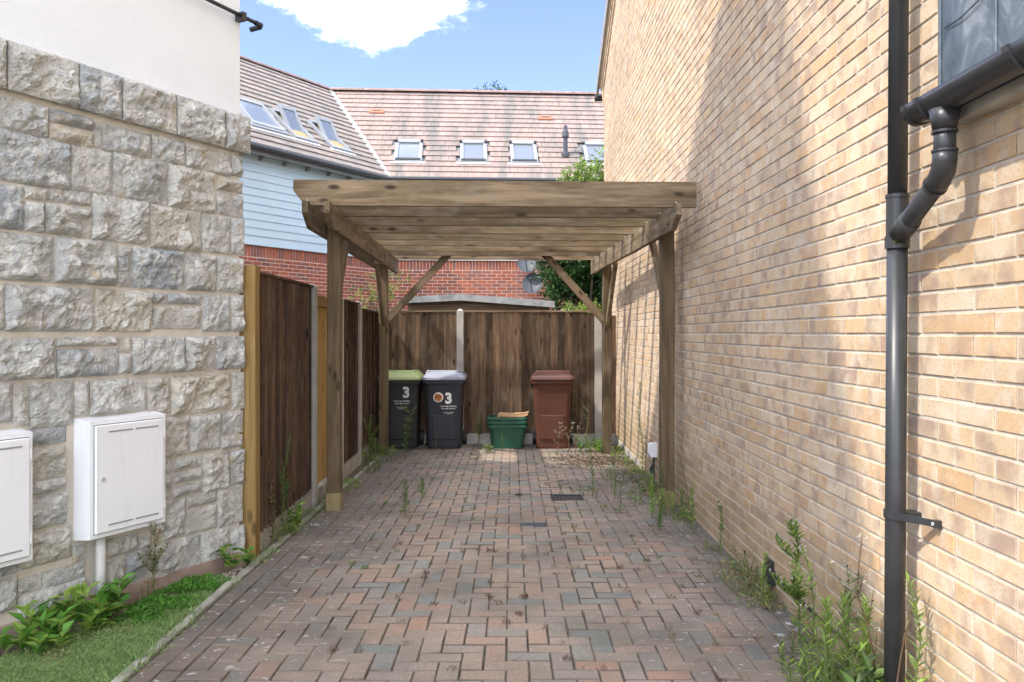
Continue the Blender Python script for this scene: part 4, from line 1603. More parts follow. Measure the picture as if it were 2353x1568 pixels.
# back slopes so that the roofs are solid
bs = MB()
bk = RR + mn * 3.0 - Vector((0, 0, 2.8))
bs.add([r_, r_ + mu * 11, r_ + mu * 11 + mn * 3 - Vector((0, 0, 2.8)), bk - mu * 2], [(0, 1, 2, 3)])
bk2 = r_ + wnn * 3.2 - Vector((0, 0, 2.8))
bs.add([r_, bk2, bk2 + wu * 9, r_ + wu * 9], [(0, 1, 2, 3)])
bs.obj('roof_back', 'wing_tile', rh)

GA = sl_len / 18.0
TW = 0.176
wins = [((939, .64)), ((1088, .63)), ((1203, .63)), ((1372, .63))]
WV0, WV1 = 0.60, 1.53


def main_u(xpx, v):
    # u where pixel column xpx meets the slope at height v
    k = (xpx - 1176.5) / 1873
    a = E0 + up_m * v
    # (a.x + mu.x u) = k (a.y + mu.y u)
    return (k * a.y - a.x) / (mu.x - k * mu.y)


wu_list = [(main_u(x, 1.05), w) for x, w in wins]
tiles = []
for r in range(18):
    v0 = r * GA
    vc = v0 + GA * 0.5
    fr_ = vc / sl_len
    ustart = uR * fr_ + 0.04
    off = (TW / 2) if r % 2 else 0.0
    u = math.floor(ustart / TW) * TW + off - TW
    while u < LM - 1.2:
        a, b_ = max(u, ustart), u + TW
        if b_ - a > 0.03:
            uc = (a + b_) / 2
            skip = any(abs(uc - wu_) < w_ / 2 + 0.03 and WV0 - 0.02 < vc < WV1 + 0.02 for wu_, w_ in wu_list)
            if not skip:
                tiles.append((uc, v0, b_ - a))
        u += TW


def tile_m(uc, v0, pitch_t=0.105):
    p = E0 + mu * uc + up_m * (v0 + GA * 0.5 + 0.012) + nor_m * 0.008
    M = frame(p, mu, up_m)
    return M @ Matrix.Rotation(-pitch_t + R.uniform(-.012, .012), 4, 'X') @ Matrix.Rotation(R.uniform(-.01, .01), 4, 'Y') @ Matrix.Rotation(R.uniform(-.006, .006), 4, 'Z')


def tile_vis(t):
    p = E0 + mu * t[0] + up_m * t[1]
    xx = 1176.5 + p.x / p.y * 1873
    return xx < 1388


tiles.sort(key=lambda t: (not tile_vis(t), t[1]))
bulk = MB()
for i, t in enumerate(tiles):
    M = tile_m(t[0], t[1])
    if i < 296:
        link('roof_tile', bmesh_of('roof_tile', 'roof_tile', round(t[2] - 0.003, 3), GA + 0.05, 0.018, 0.004), rh, M)
    else:
        v, f = block(t[2] - 0.003, GA + 0.05, 0.018, 0.004)
        bulk.add(v, f, M)
tag(bulk.obj('roof_tile', 'roof_tile', rh), kind='stuff')
# wing roof tiles
bulk = MB()
nor_w = (-wu).cross(up_w).normalized()
GW = slw / 18.0
wwin = [(1.02, .62), (2.35, .62), (4.2, 0.95)]
# wing windows: distances along wu from the valley foot


def wing_u(xpx, v):
    k = (xpx - 1176.5) / 1873
    a = E0 + up_w * v
    return (k * a.y - a.x) / (wu.x - k * wu.y)


wwin = [(wing_u(752, 1.2), .60), (wing_u(668, 1.2), .60), (wing_u(585, 1.2), .95)]
for r in range(18):
    v0 = r * GW
    vc = v0 + GW / 2
    us = uRw * vc / slw + 0.04
    off = TW / 2 if r % 2 else 0
    u = math.floor(us / TW) * TW + off
    while u < LWg:
        a, b_ = max(u, us), u + TW
        if b_ - a > 0.03:
            uc = (a + b_) / 2
            if not any(abs(uc - q) < w_ / 2 + .02 and 0.62 < vc < 1.75 for q, w_ in wwin):
                p = E0 + wu * uc + up_w * (v0 + GW * .5 + .012) + nor_w * 0.008
                M = frame(p, -wu, up_w) @ Matrix.Rotation(-.115 + R.uniform(-.012, .012), 4, 'X') @ Matrix.Rotation(R.uniform(-.012, .012), 4, 'Y')
                v, f = block(b_ - a - .003, GW + .05, .02, .004)
                bulk.add(v, f, M)
        u += TW
tag(bulk.obj('wing_roof_tile', 'wing_tile', rh), kind='stuff')
# valley mortar, ridges
vd = (RR - E0).normalized()
vn = (nor_m + nor_w).normalized()
board('valley_mortar', E0 + vn * 0.03 - vd * .05, RR + vn * 0.03 - vd * .1, 0.15, 0.03, 'mortar_grey', rh, up=vn)


def ridge(p, d, n, L=0.42):
    for i in range(n):
        a = p + d * (i * L)
        b_ = p + d * ((i + 1) * L - 0.012)
        mb = MB()
        side = d.cross(Vector((0, 0, 1)))
        pr = []
        for j in range(7):
            w = math.pi * j / 6
            pr.append((0.12 * math.cos(w), 0.085 * math.sin(w)))
        vs = [q + side * x + Vector((0, 0, z - 0.02)) for q in (a, b_) for x, z in pr]
        mb.add(vs, [(j, j + 1, 7 + j + 1, 7 + j) for j in range(6)] + [tuple(range(6, -1, -1)), tuple(range(7, 14))])
        mb.obj('ridge_tile', 'ridge_tile', rh)


ridge(RR + mu * 0.05, mu, 21)
ridge(RR + wu * 0.05, wu, 18)

# roof windows
for i, (uc, w) in enumerate(wu_list):
    Mw = frame(E0 + mu * uc + up_m * WV0 + nor_m * 0.02, mu, up_m)
    h = WV1 - WV0
    f_ = MB()
    f_.box((-w / 2, 0, 0), (-w / 2 + .085, h, .05)).box((w / 2 - .085, 0, 0), (w / 2, h, .05)).box((-w / 2 + .085, h - .13, 0), (w / 2 - .085, h, .075)).box((-w / 2 + .085, 0, 0), (w / 2 - .085, .07, .05))
    o = f_.obj('roof_window', 'window_frame_grey', rh, Mw)
    MB().box((-w / 2 + .09, .075, .0), (w / 2 - .09, h - .135, .03)).obj('pane', 'window_glass', o, Mw)
    MB().box((-w / 2 + .03, .03, .051), (w / 2 - .03, .10, .07)).obj('sash_bar', 'dark_metal', o, Mw)
    MB().box((-w / 2 - .08, -.06, .018), (w / 2 + .08, -.002, .026)).obj('apron', 'white_trim', o, Mw)
    for s in (-1, 1):
        MB().box((s * (w / 2 - .02) - .03, h - .11, .05), (s * (w / 2 - .02) + .03, h - .04, .10)).obj('bracket', 'dark_metal', o, Mw)
for i, (uc, w) in enumerate(wwin):
    Mw = frame(E0 + wu * uc + up_w * 0.64 + nor_w * 0.025, -wu, up_w)
    h = 1.06
    f_ = MB()
    f_.box((-w / 2, 0, 0), (-w / 2 + .08, h, .06)).box((w / 2 - .08, 0, 0), (w / 2, h, .06)).box((-w / 2 + .08, h - .12, 0), (w / 2 - .08, h, .08)).box((-w / 2 + .08, 0, 0), (w / 2 - .08, .08, .06))
    o = f_.obj('roof_window', 'window_frame_grey', rh, Mw)
    MB().box((-w / 2 + .085, .085, 0), (w / 2 - .085, h - .125, .02)).obj('opening', 'timber_sash', o, Mw)
    # centre-hung sash, tilted open
    Ms = Mw @ Matrix.Translation((0, h * .52, .05)) @ Matrix.Rotation(rad(20 if i < 2 else 3), 4, 'X')
    MB().box((-w / 2 + .07, -h * .45, 0), (-w / 2 + .14, h * .42, .05)).box((w / 2 - .14, -h * .45, 0), (w / 2 - .07, h * .42, .05)).box((-w / 2 + .14, -h * .45, 0), (w / 2 - .14, -h * .36, .05)).box((-w / 2 + .14, h * .33, 0), (w / 2 - .14, h * .42, .05)).obj('sash', 'window_frame_grey', o, Ms)
    MB().box((-w / 2 + .145, -h * .355, .012), (w / 2 - .145, h * .325, .03)).obj('pane', 'window_glass', o, Ms)
    MB().box((-w / 2 - .08, -.07, .01), (w / 2 + .08, -.002, .02)).obj('apron', 'white_trim', o, Mw)
# vent tiles, flue
for xpx, v in ((866, 2.95), (1253, 2.75)):
    uc = main_u(xpx, v)
    Mw = frame(E0 + mu * uc + up_m * v + nor_m * 0.035, mu, up_m)
    o = MB().add(*block(0.36, 0.17, 0.025, .01), Mw).obj('vent_tile', 'vent_tile_red', rh)
    MB().box((-.10, 0.0, .025), (.10, .03, .034), Mw).obj('vent_slot', 'dark_metal', o)
uf = main_u(1299, 1.0)
pf = E0 + mu * uf + up_m * 0.95
fl = MB()
fl.tube([pf, pf + Vector((0, 0, .08))], .10, 14)
fl.tube([pf + Vector((0, 0, .06)), pf + Vector((0, 0, .12))], [.10, .075], 14)
o = fl.obj('flue_base', 'dish_grey', rh)
MB().tube([pf + Vector((0, 0, .1)), pf + Vector((0, 0, .62))], .052, 14).obj('flue', 'dish_grey', rh)
MB().tube([pf + Vector((0, 0, .46)), pf + Vector((0, 0, .48)), pf + Vector((0, 0, .60)), pf + Vector((0, 0, .64)), pf + Vector((0, 0, .74))], [.08, .085, .075, .05, .04], 14).obj('flue_cap', 'dish_grey', rh)
MB().tube([pf + Vector((.01, -.02, .7)), E0 + mu * (uf + .02) + up_m * (sl_len - .05) + nor_m * .05], .006, 6).obj('stay_wire', 'dish_grey', rh)
# eaves: gutters, rafters feet, soffit
MB().tube([E0 - mn * .05 + Vector((0, 0, -.04)) + mu * .05, E0 - mn * .05 + Vector((0, 0, -.04)) + mu * LM], .055, 10).obj('eaves_gutter', 'black_plastic', rh)
MB().tube([E0 - wnn * .05 + Vector((0, 0, -.05)), E0 - wnn * .05 + Vector((0, 0, -.05)) + wu * LWg], .06, 10).obj('eaves_gutter', 'black_plastic', rh)
board('fascia', E0 + wnn * .03 + Vector((0, 0, -.10)), E0 + wnn * .03 + wu * LWg + Vector((0, 0, -.10)), .025, .15, 'soffit_board', rh)
board('fascia', E0 + mn * .03 + Vector((0, 0, -.10)), E0 + mn * .03 + mu * LM + Vector((0, 0, -.10)), .025, .15, 'soffit_board', rh)
for i in range(12):
    u = 0.4 + i * 0.6
    a = E0 + wu * u
    Mr = frame(Vector((a.x, a.y, 4.80)), wnn, wu)
    poly_board('rafter_foot', [(0.05, 0.0), (0.30, -0.02), (0.30, -.17), (0.24, -.17)], .045, 'soffit_board', rh, frame(Vector((a.x, a.y, 4.93)), wnn, wu))


def dish(px, py, tilt, label):
    Yd = FW.y + 0.0
    X = (px - 1176.5) / 1873 * 18.35
    Z = 1.49 + (766 - py) / 1873 * 18.35
    o = thing('satellite_dish', (X, 18.6, Z), label, 'satellite dish', 'satellite dishes on the rear house')
    mb = MB()
    rings = []
    for j in range(6):
        rr = .24 * j / 5
        for k in range(20):
            w = 2 * math.pi * k / 20
            mb.v.append((rr * math.cos(w), rr * 1.08 * math.sin(w), .16 * (rr / .24) ** 2 * .35))
    for j in range(5):
        for k in range(20):
            mb.f.append((j * 20 + k, j * 20 + (k + 1) % 20, (j + 1) * 20 + (k + 1) % 20, (j + 1) * 20 + k))
    Md = Matrix.Translation((X, 18.22, Z)) @ Matrix.Rotation(tilt, 4, 'Z') @ Matrix.Rotation(rad(68), 4, 'X')
    mb.obj('reflector', 'dish_grey', o, Md, smooth=True)
    MB().tube([(0, -.22, .05), (0, -.12, .20), (0, -.02, .27)], .010, 8).tube([(0, -.03, .24), (0, .0, .31)], .025, 8).obj('feed_arm', 'dark_metal', o, Md)
    MB().tube([(X, 18.26, Z), (X, 18.56, Z - .05), (X, 18.66, Z - .05)], .02, 8).obj('wall_bracket', 'dark_metal', o)


dish(1225, 654, rad(-14), 'lower dark grey satellite dish half hidden by the leafy tree')
dish(1214, 606, rad(-14), 'upper grey satellite dish just under the pergola slats')

# ------------------------------------------------------------------ vegetation


def rv(r, z0=-1, z1=1):
    return Vector((r.uniform(-1, 1), r.uniform(-1, 1), r.uniform(z0, z1))).normalized()


def tree(name, base, blobs, nleaf, L, mats, label, seed, trunk_r=0.06, cat='tree', group=None):
    r = random.Random(seed)
    o = thing(name, base, label, cat, group)
    base = Vector(base)
    tr = MB()
    c0 = Vector(blobs[0][0])
    mid = base.lerp(c0, .55) + Vector((.05, .03, 0))
    tr.tube([base, mid, c0], [trunk_r, trunk_r * .7, trunk_r * .35], 8)
    for (c, rr) in blobs:
        c = Vector(c)
        for k in range(5):
            d = rv(r, -.2, 1)
            e = c + Vector((d.x * rr[0], d.y * rr[1], d.z * rr[2])) * .8
            s_ = mid.lerp(c0, r.uniform(.2, 1))
            tr.tube([s_, s_.lerp(e, .5) + rv(r) * .06, e], [trunk_r * .35, trunk_r * .22, trunk_r * .08], 5, False)
    tr.obj('trunk', 'bark', o)
    tot = sum(b[1][0] * b[1][1] * b[1][2] for b in blobs)
    per = {m_: MB() for m_ in mats}
    for (c, rr) in blobs:
        c = Vector(c)
        n = int(nleaf * rr[0] * rr[1] * rr[2] / tot)
        i = 0
        while i < n:
            d = rv(r)
            q = r.random() ** .45
            p = c + Vector((d.x * rr[0], d.y * rr[1], d.z * rr[2])) * q
            g = noise.noise(p * (1.6 / max(rr)))
            if g < -0.12 and r.random() < .8:
                i += 0.25
                continue
            p = p + rv(r) * L * .6
            # a twig tip of several leaves
            ax = (d + Vector((0, 0, .5)) + rv(r) * .8).normalized()
            mk = r.choice(mats)
            for k in range(4):
                per[mk].leaf(p + ax * (L * .35 * k), (ax * .5 + rv(r)).normalized(), Vector((0, 0, 1)) + rv(r) * .6, L * r.uniform(.7, 1.2), L * r.uniform(.38, .55))
                i += 1
    for m_ in mats:
        per[m_].obj('crown', m_, o)
    return o


tree('leafy_tree', (1.35, 15.6, -.2), [((1.35, 15.6, 3.0), (.85, .8, .95)), ((0.92, 15.3, 2.75), (.52, .6, .62)), ((1.0, 15.2, 2.15), (.42, .5, .3)), ((1.9, 15.4, 3.0), (.6, .6, 1.4))],
     22000, .095, ['leaf_dark', 'leaf_mid'], 'dense dark green leafy tree between the rear house and the brick wall', 11, .07)
tree('pale_shrub', (1.25, 14.9, 0), [((1.55, 15.0, 4.2), (.60, .4, .5)), ((1.15, 15.0, 4.1), (.36, .3, .33)), ((1.72, 15.0, 4.6), (.16, .2, .35))], 2600, .09, ['leaf_pale', 'leaf_bright'], 'pale sunlit leafy shoots rising above the pergola beside the brick wall', 12, .03, 'shrub')
tree('small_shrub', (1.0, 12.9, 0), [((1.02, 12.7, 1.78), (.22, .2, .13)), ((1.25, 12.7, 1.82), (.2, .2, .1))], 380, .07, ['leaf_pale', 'leaf_bright'], 'small pale variegated shrub peeping over the back fence', 13, .015, 'shrub')
tree('climber', (-2.35, 13.4, -.1), [((-2.3, 13.4, 1.75), (.3, .2, .38)), ((-2.1, 13.3, 2.25), (.32, .15, .4)), ((-2.45, 13.3, 2.1), (.25, .15, .25)), ((-1.75, 13.2, 2.3), (.22, .1, .25))], 700, .055, ['leaf_bright', 'leaf_green'], 'sparse light green climber behind the left fence corner', 14, .015, 'shrub')
tree('far_tree', (-0.7, 32, -.2), [((-.85, 32, 10.62), (.55, .9, .6)), ((-.35, 32, 10.55), (.5, .8, .5))], 800, .15, ['leaf_green', 'leaf_dark'], 'distant tree top showing above the roof ridge', 15, .2)


def weed(base, h, seed, label, leaves=60, ll=.05, lw=.008, mats=('leaf_bright',), lean=(0, 0), flower=None, branch=0, name='weed', dry=None, low=0.08, spread=1.0):
    r = random.Random(seed)
    base = Vector(base)
    o = thing(name, base, label, 'weed', 'weeds growing along the driveway')
    stem = MB()
    lf = {m_: MB() for m_ in mats}
    fl = MB()
    stems = [(base, h, Vector((lean[0], lean[1], 0)))]
    pts = []

    def path(b, hh, ln):
        ps = []
        for i in range(7):
            t = i / 6
            ps.append(b + Vector((ln.x * t * t * hh + .09 * hh * t * noise.noise((t * 2.4, seed * 1.3, 1)), ln.y * t * t * hh + .09 * hh * t * noise.noise((t * 2.4, seed * 1.3, 7)), hh * t)))
        return ps
    main = path(base, h, Vector((lean[0], lean[1], 0)))
    stem.tube(main, [.0035 * (1.15 - i / 6) + .0008 for i in range(7)], 5)
    pts.append((main, 1.0))
    for k in range(branch):
        t = r.uniform(.35, .9)
        i = int(t * 6)
        b0 = main[i]
        d = rv(r, .2, .9)
        l = h * r.uniform(.15, .32)
        bp = [b0, b0 + d * l * .5, b0 + d * l + Vector((0, 0, l * .25))]
        stem.tube(bp, [.002, .0015, .0008], 4)
        pts.append((bp, .35))
    for ps, wgt in pts:
        n = int(leaves * wgt)
        for k in range(n):
            t = low + (1 - low) * (k + r.random()) / n
            x = t * (len(ps) - 1)
            i = min(int(x), len(ps) - 2)
            p = ps[i].lerp(ps[i + 1], x - i)
            a = k * 2.4 + r.uniform(-.4, .4)
            up_ = .35 + .9 * t
            d = Vector((math.cos(a), math.sin(a), up_ + r.uniform(-.3, .3)))
            s_ = (1.05 - .5 * t) * r.uniform(.7, 1.25)
            lf[r.choice(mats)].leaf(p, d, Vector((0, 0, 1)) + rv(r) * .3, ll * s_ * spread * 1.25, lw * s_ * 1.5 + .003)
        if flower:
            for k in range(int(5 * wgt) + 1):
                p = ps[-1] + rv(r, -.3, .6) * .02
                for q in range(4):
                    fl.leaf(p, rv(r), Vector((0, 0, 1)), .009, .007)
    so = stem.obj('stem', dry or 'stem_green', o)
    if branch:
        tag(so, kind='stuff')
    for m_ in set(mats):
        lf[m_].obj('leaves', m_, o)
    if flower:
        tag(fl.obj('flowers', flower, o), kind='stuff')
    return o


def clump(base, rx, ry, h, n, ll, lw, mats, label, seed, name='leafy_weed', upb=.6):
    r = random.Random(seed)
    base = Vector(base)
    o = thing(name, base, label, 'weed', 'weeds growing along the driveway')
    lf = {m_: MB() for m_ in mats}
    st_ = MB()
    ns = max(4, n // 9)
    for k in range(ns):
        a = r.uniform(0, 6.283)
        q = r.random() ** .6
        p = base + Vector((rx * q * math.cos(a), ry * q * math.sin(a), 0))
        hh = h * (1 - .55 * q) * r.uniform(.6, 1.1)
        tip = p + Vector((math.cos(a) * hh * .3 * q, math.sin(a) * hh * .3 * q, hh))
        st_.tube([p, p.lerp(tip, .5) + rv(r) * hh * .06, tip], [.003, .0022, .0012], 4)
        for j in range(9):
            t = .2 + .8 * j / 8
            pp = p.lerp(tip, t)
            b = j * 2.4 + r.uniform(-.5, .5)
            d = Vector((math.cos(b), math.sin(b), upb + r.uniform(-.5, .4)))
            lf[r.choice(mats)].leaf(pp, d, Vector((0, 0, 1)) + rv(r) * .3, ll * r.uniform(.6, 1.2), lw * r.uniform(.7, 1.2))
    tag(st_.obj('stems', 'stem_green', o), kind='stuff')
    for m_ in set(mats):
        lf[m_].obj('leaves', m_, o)
    return o


def G(x, y, dz=0.0):
    return (x, y, gz(y) + dz)


FL = ('leaf_bright', 'leaf_green')
weed(G(1.40, 3.97), .58, 31, 'tall leafy green fleabane with thin branching top left of the downpipe', 95, .055, .009, FL, (-.05, .02), 'petal_white', 5)
weed(G(1.325, 3.60), .53, 32, 'slim yellow green fleabane with bud clustered tip in front of its taller neighbour', 46, .055, .007, ('leaf_bright', 'leaf_pale'), (-.03, 0), 'petal_white', 2)
weed(G(1.44, 3.50), .50, 33, 'thin flowering fleabane against the brick wall above the bright cluster', 34, .035, .006, ('leaf_green',), (.02, 0), 'petal_white', 6)
weed(G(1.33, 3.42), .36, 34, 'bushy bright fleabane, left of the lit trio by the downpipe', 85, .07, .010, ('leaf_bright',), (-.08, 0))
weed(G(1.37, 3.30), .42, 35, 'bushy bright fleabane, middle and tallest of the lit trio by the downpipe', 95, .07, .010, ('leaf_bright', 'leaf_pale'), (-.04, 0))
weed(G(1.41, 3.24), .42, 36, 'bushy bright fleabane, right of the lit trio by the downpipe', 90, .06, .010, ('leaf_bright',), (0, 0))
weed(G(1.42, 2.88), .60, 37, 'yellow green fleabane standing just right of the downpipe foot', 75, .06, .009, ('leaf_bright', 'leaf_pale'), (.02, 0))
weed(G(1.36, 2.90), .52, 38, 'dry seeded grass stalk in front of the downpipe foot', 40, .014, .008, ('leaf_dry',), (.12, .02), None, 0, 'grass_stalk', 'stem_brown', .72)
weed(G(1.40, 3.16), .70, 39, 'wiry brown stemmed weed with fluffy seed heads left of the downpipe', 14, .02, .01, ('leaf_grey',), (-.10, .02), 'petal_white', 5, 'weed', 'stem_brown')
clump(G(1.36, 3.12), .10, .08, .26, 70, .10, .045, ('leaf_green', 'leaf_grey'), 'broad leaved dock like weed at the downpipe foot', 40)
weed(G(1.20, 3.62), .12, 41, 'short fleabane seedling with red base on the dark pavers', 30, .03, .007, ('leaf_green',), (0, 0))
weed(G(1.27, 3.68), .10, 42, 'short red stemmed seedling next to the dark pavers edge', 20, .025, .006, ('leaf_green', 'leaf_red'), (0, 0))
weed(G(1.46, 9.1), 1.0, 43, 'very tall slender fleabane against the sunlit brick under the pergola', 120, .06, .008, ('leaf_green', 'leaf_grey'), (-.06, 0))
weed(G(1.40, 6.35), .36, 44, 'upright green fleabane with a tall dead stalk past the front right post', 60, .05, .008, FL, (0, 0))
weed(G(1.42, 6.45), .62, 45, 'leaning bare dead stalk rising from the green tuft by the brick wall', 8, .02, .005, ('leaf_brown',), (-.22, .05), None, 2, 'weed', 'stem_brown')
weed(G(1.42, 5.55), .34, 46, 'small fleabane midway along the wall between post and vent', 40, .04, .007, ('leaf_green',), (0, 0), 'petal_white', 2)
weed(G(1.40, 4.55), .27, 47, 'yellowish fleabane in front of the black vent cowl', 50, .045, .008, ('leaf_bright',), (.05, 0))
clump(G(1.33, 4.75), .16, .30, .15, 130, .05, .008, ('leaf_grey', 'leaf_dry'), 'greyish dry tuft of weeds spilling before the black vent', 48)
clump(G(1.34, 5.6), .12, .25, .09, 70, .035, .008, ('leaf_dry', 'leaf_grey'), 'flattened dry straw weed on the paving by the wall', 49)
clump(G(1.36, 6.8), .16, .20, .30, 130, .04, .018, FL, 'leafy green weed tuft right of the front right post base', 50)
weed(G(1.28, 6.98), .42, 51, 'feathery fleabane in front of the right post sleeve', 75, .045, .008, ('leaf_green', 'leaf_grey'), (0, 0))
weed(G(1.16, 6.75), .34, 52, 'bright green fleabane at the paving edge left of the right post', 80, .05, .009, ('leaf_bright',), (.03, 0))
weed(G(1.14, 6.3), .16, 53, 'squat green weed at the paving edge nearer than the right post', 50, .035, .010, ('leaf_green',), (0, 0))
clump(G(1.15, 7.45), .10, .2, .16, 80, .04, .012, ('leaf_pale', 'leaf_bright'), 'yellow green low weed below the white socket box', 54)
clump(G(1.36, 8.0), .10, .25, .28, 90, .045, .012, ('leaf_grey', 'leaf_green'), 'grey green weeds around the socket box cable', 55)
weed(G(.95, 7.55), .34, 56, 'thin fleabane growing from the joints right of the drain', 45, .045, .007, ('leaf_green',), (0, 0))
weed(G(.80, 8.1), .40, 57, 'thin leafy fleabane in the joints behind the drain', 50, .05, .007, ('leaf_green',), (-.05, 0))
weed(G(.92, 6.9), .30, 58, 'lone upright seedling in the paving nearer than the drain', 30, .04, .008, ('leaf_grey',), (0, 0))
clump(G(.70, 7.66), .12, .10, .14, 50, .04, .012, ('leaf_green',), 'small weed sprouting from the right end of the drain', 59)
clump(G(1.06, 8.5), .14, .4, .20, 120, .045, .010, ('leaf_green', 'leaf_grey'), 'straggling weeds along the joints before the leaf litter', 60)
clump(G(1.05, 10.75), .20, .15, .30, 200, .07, .024, ('leaf_bright', 'leaf_lush'), 'bright green leafy clump beside the rear right pergola post', 61)
weed(G(1.00, 10.9), .62, 62, 'wispy grey stalks behind the bright clump by the rear post', 40, .03, .006, ('leaf_grey',), (.05, 0), None, 5)
clump(G(1.30, 9.8), .08, .5, .16, 110, .04, .012, ('leaf_bright', 'leaf_grey'), 'low weeds at the wall foot beyond the tall fleabane', 76)
for i, (x, y, h) in enumerate(((.72, 10.5, .42), (.60, 10.6, .40), (.82, 10.6, .36))):
    weed(G(x, y), h, 63 + i, ('dry seed headed weed with white tufts, leftmost before the brown bin', 'dry branching seed headed weed, middle of those before the brown bin', 'dry seed headed weed, rightmost before the brown bin')[(1, 0, 2)[i]], 14, .03, .006, ('leaf_dry', 'leaf_grey'), (R.uniform(-.2, .2), 0), 'petal_white', 7, 'weed', 'stem_brown')
weed(G(-.46, 11.2), .52, 66, 'thin weed between the grey bin and the green boxes', 60, .05, .008, ('leaf_green', 'leaf_grey'), (.05, 0), None, 3)
clump(G(-.34, 10.75), .05, .05, .12, 14, .09, .018, ('leaf_pale',), 'tiny strappy seedling in front of the green boxes', 67)
weed(G(-.13, 10.95), .40, 68, 'slim dark weed in front of the green boxes', 30, .03, .006, ('leaf_green',), (0, 0))
weed(G(-1.02, 10.9), .30, 69, 'slim weed in front of the sticker bin', 30, .03, .006, ('leaf_grey',), (0, 0))
weed(G(-1.36, 10.35), .64, 70, 'tall leafy weed curving in front of the lime lidded bin', 60, .065, .018, ('leaf_green', 'leaf_grey'), (.20, 0), None, 4)
clump(G(-1.66, 10.1), .22, .35, .30, 190, .07, .016, FL, 'dense green weeds around the rear left pergola post', 71)
weed(G(-1.72, 9.9), .56, 72, 'tall dark weed by the concrete post on the left fence', 70, .05, .014, ('leaf_green',), (.03, 0), None, 4)
clump(G(-1.60, 9.2), .12, .4, .14, 120, .06, .012, ('leaf_green', 'leaf_grey'), 'low green weeds on the kerb past the front left post', 73)
clump(G(-1.58, 8.2), .09, .3, .12, 70, .04, .012, ('leaf_bright',), 'mossy weeds on the kerb beside the front left post', 74)
clump(G(-1.62, 7.2), .08, .25, .10, 70, .05, .012, ('leaf_bright', 'leaf_pale'), 'yellow green weeds on the kerb before the front left post', 75)
weed(G(-.89, 6.79), .30, 77, 'feathery fleabane in the open paving left of centre', 60, .05, .009, ('leaf_green', 'leaf_grey'), (0, 0))
weed(G(-.84, 7.65), .18, 78, 'shorter feathery fleabane right of its taller neighbour in open paving', 40, .045, .008, ('leaf_green',), (0, 0))
# left fence weeds
weed(G(-1.725, 5.85), .82, 79, 'tall withered fleabane against the near dark fence panel', 85, .05, .009, ('leaf_dry', 'leaf_brown', 'leaf_grey'), (.0, .06), None, 2, 'weed', 'stem_brown')
weed(G(-1.715, 6.1), .72, 80, 'tall green fleabane with upright tip against the near dark fence panel', 95, .05, .009, ('leaf_green', 'leaf_grey'), (.04, .10), None, 2)
clump(G(-1.73, 5.72), .04, .10, .36, 60, .045, .014, ('leaf_green',), 'dark leafy weed at the fence foot beside the timber post', 81)
clump(G(-1.70, 6.35), .03, .08, .30, 18, .06, .05, ('leaf_bright', 'leaf_lush'), 'bindweed with heart shaped leaves on the gravel board', 82)
clump(G(-1.70, 6.1), .06, .25, .12, 90, .05, .012, ('leaf_pale', 'leaf_bright'), 'yellow green tuft on the kerb below the bindweed', 83)
# by the stone house
clump(stone_pt(.13, -.02, .09), .08, .08, .26, 40, .075, .065, ('leaf_lush', 'leaf_dark', 'leaf_bright'), 'young vine with lobed leaves at the stone corner foot', 84)
weed(stone_pt(.80, -.02, .13), .42, 85, 'wispy grey green weed against the stone below the meter box', 50, .035, .007, ('leaf_grey', 'leaf_dry'), (.03, .02), None, 10)
clump(stone_pt(.86, -.02, .16), .13, .08, .13, 70, .06, .004, ('leaf_dry',), 'pale dry twiggy tuft on the gravel beside the conduit', 86)
clump(stone_pt(1.15, -.02, .22), .10, .08, .24, 70, .105, .05, ('leaf_lush', 'leaf_green'), 'upright leafy plant in front of the conduit foot', 87)
clump(stone_pt(1.34, -.02, .20), .17, .10, .22, 130, .095, .05, ('leaf_lush', 'leaf_bright'), 'low spreading leafy plant under the cut off meter box', 88)
clump(stone_pt(1.60, -.02, .22), .16, .10, .20, 100, .095, .05, ('leaf_lush', 'leaf_bright'), 'leafy plant at the left edge beyond the conduit', 89)

# lush creeping plant, turf, gravel: nobody could count these


def scatter_ok(x, y):
    return x < -1.712


r = random.Random(5)
tb = MB()
pts = []
for i in range(30000):
    s_ = r.uniform(.35, 2.3)
    o_ = r.uniform(.16, 1.1)
    p = stone_pt(s_, 0, o_)
    if not (p.x < -1.712) or p.y < 2.6:
        continue
    q = noise.noise((p.x * 2.5, p.y * 2.5, 1))
    if o_ < .22 + .10 * q + (.10 if s_ < .6 else 0):
        continue
    if noise.noise((p.x * 6, p.y * 6, 9)) < -.50:
        continue
    z_ = gz(p.y) + .001
    a = r.uniform(0, 6.28)
    d = Vector((math.cos(a) * .7, math.sin(a) * .7, 1))
    tb.leaf(Vector((p.x, p.y, z_)), d, rv(r), r.uniform(.010, .022) * (1.0 + 1.3 * max(0, noise.noise((p.x * 5, p.y * 5, 33)))), .0045, 0.1)
tag(tb.obj('artificial_turf', 'turf_blade'), 'short green artificial looking grass between the kerb and stone house', 'grass', kind='stuff')
poly = [stone_pt(.30, 0, .22), stone_pt(.62, 0, .26), stone_pt(1.1, 0, .22), stone_pt(2.3, 0, .25)]
gsh = MB()
gsh.add([(p.x, p.y, gz(p.y) - .001) for p in poly] + [(-1.708, 2.4, gz(2.4) - .001), (-1.708, 5.0, gz(5.) - .001)], [(0, 1, 2, 3, 4, 5)])
tag(gsh.obj('turf_backing', 'turf_base'), kind='structure')
lp = MB()
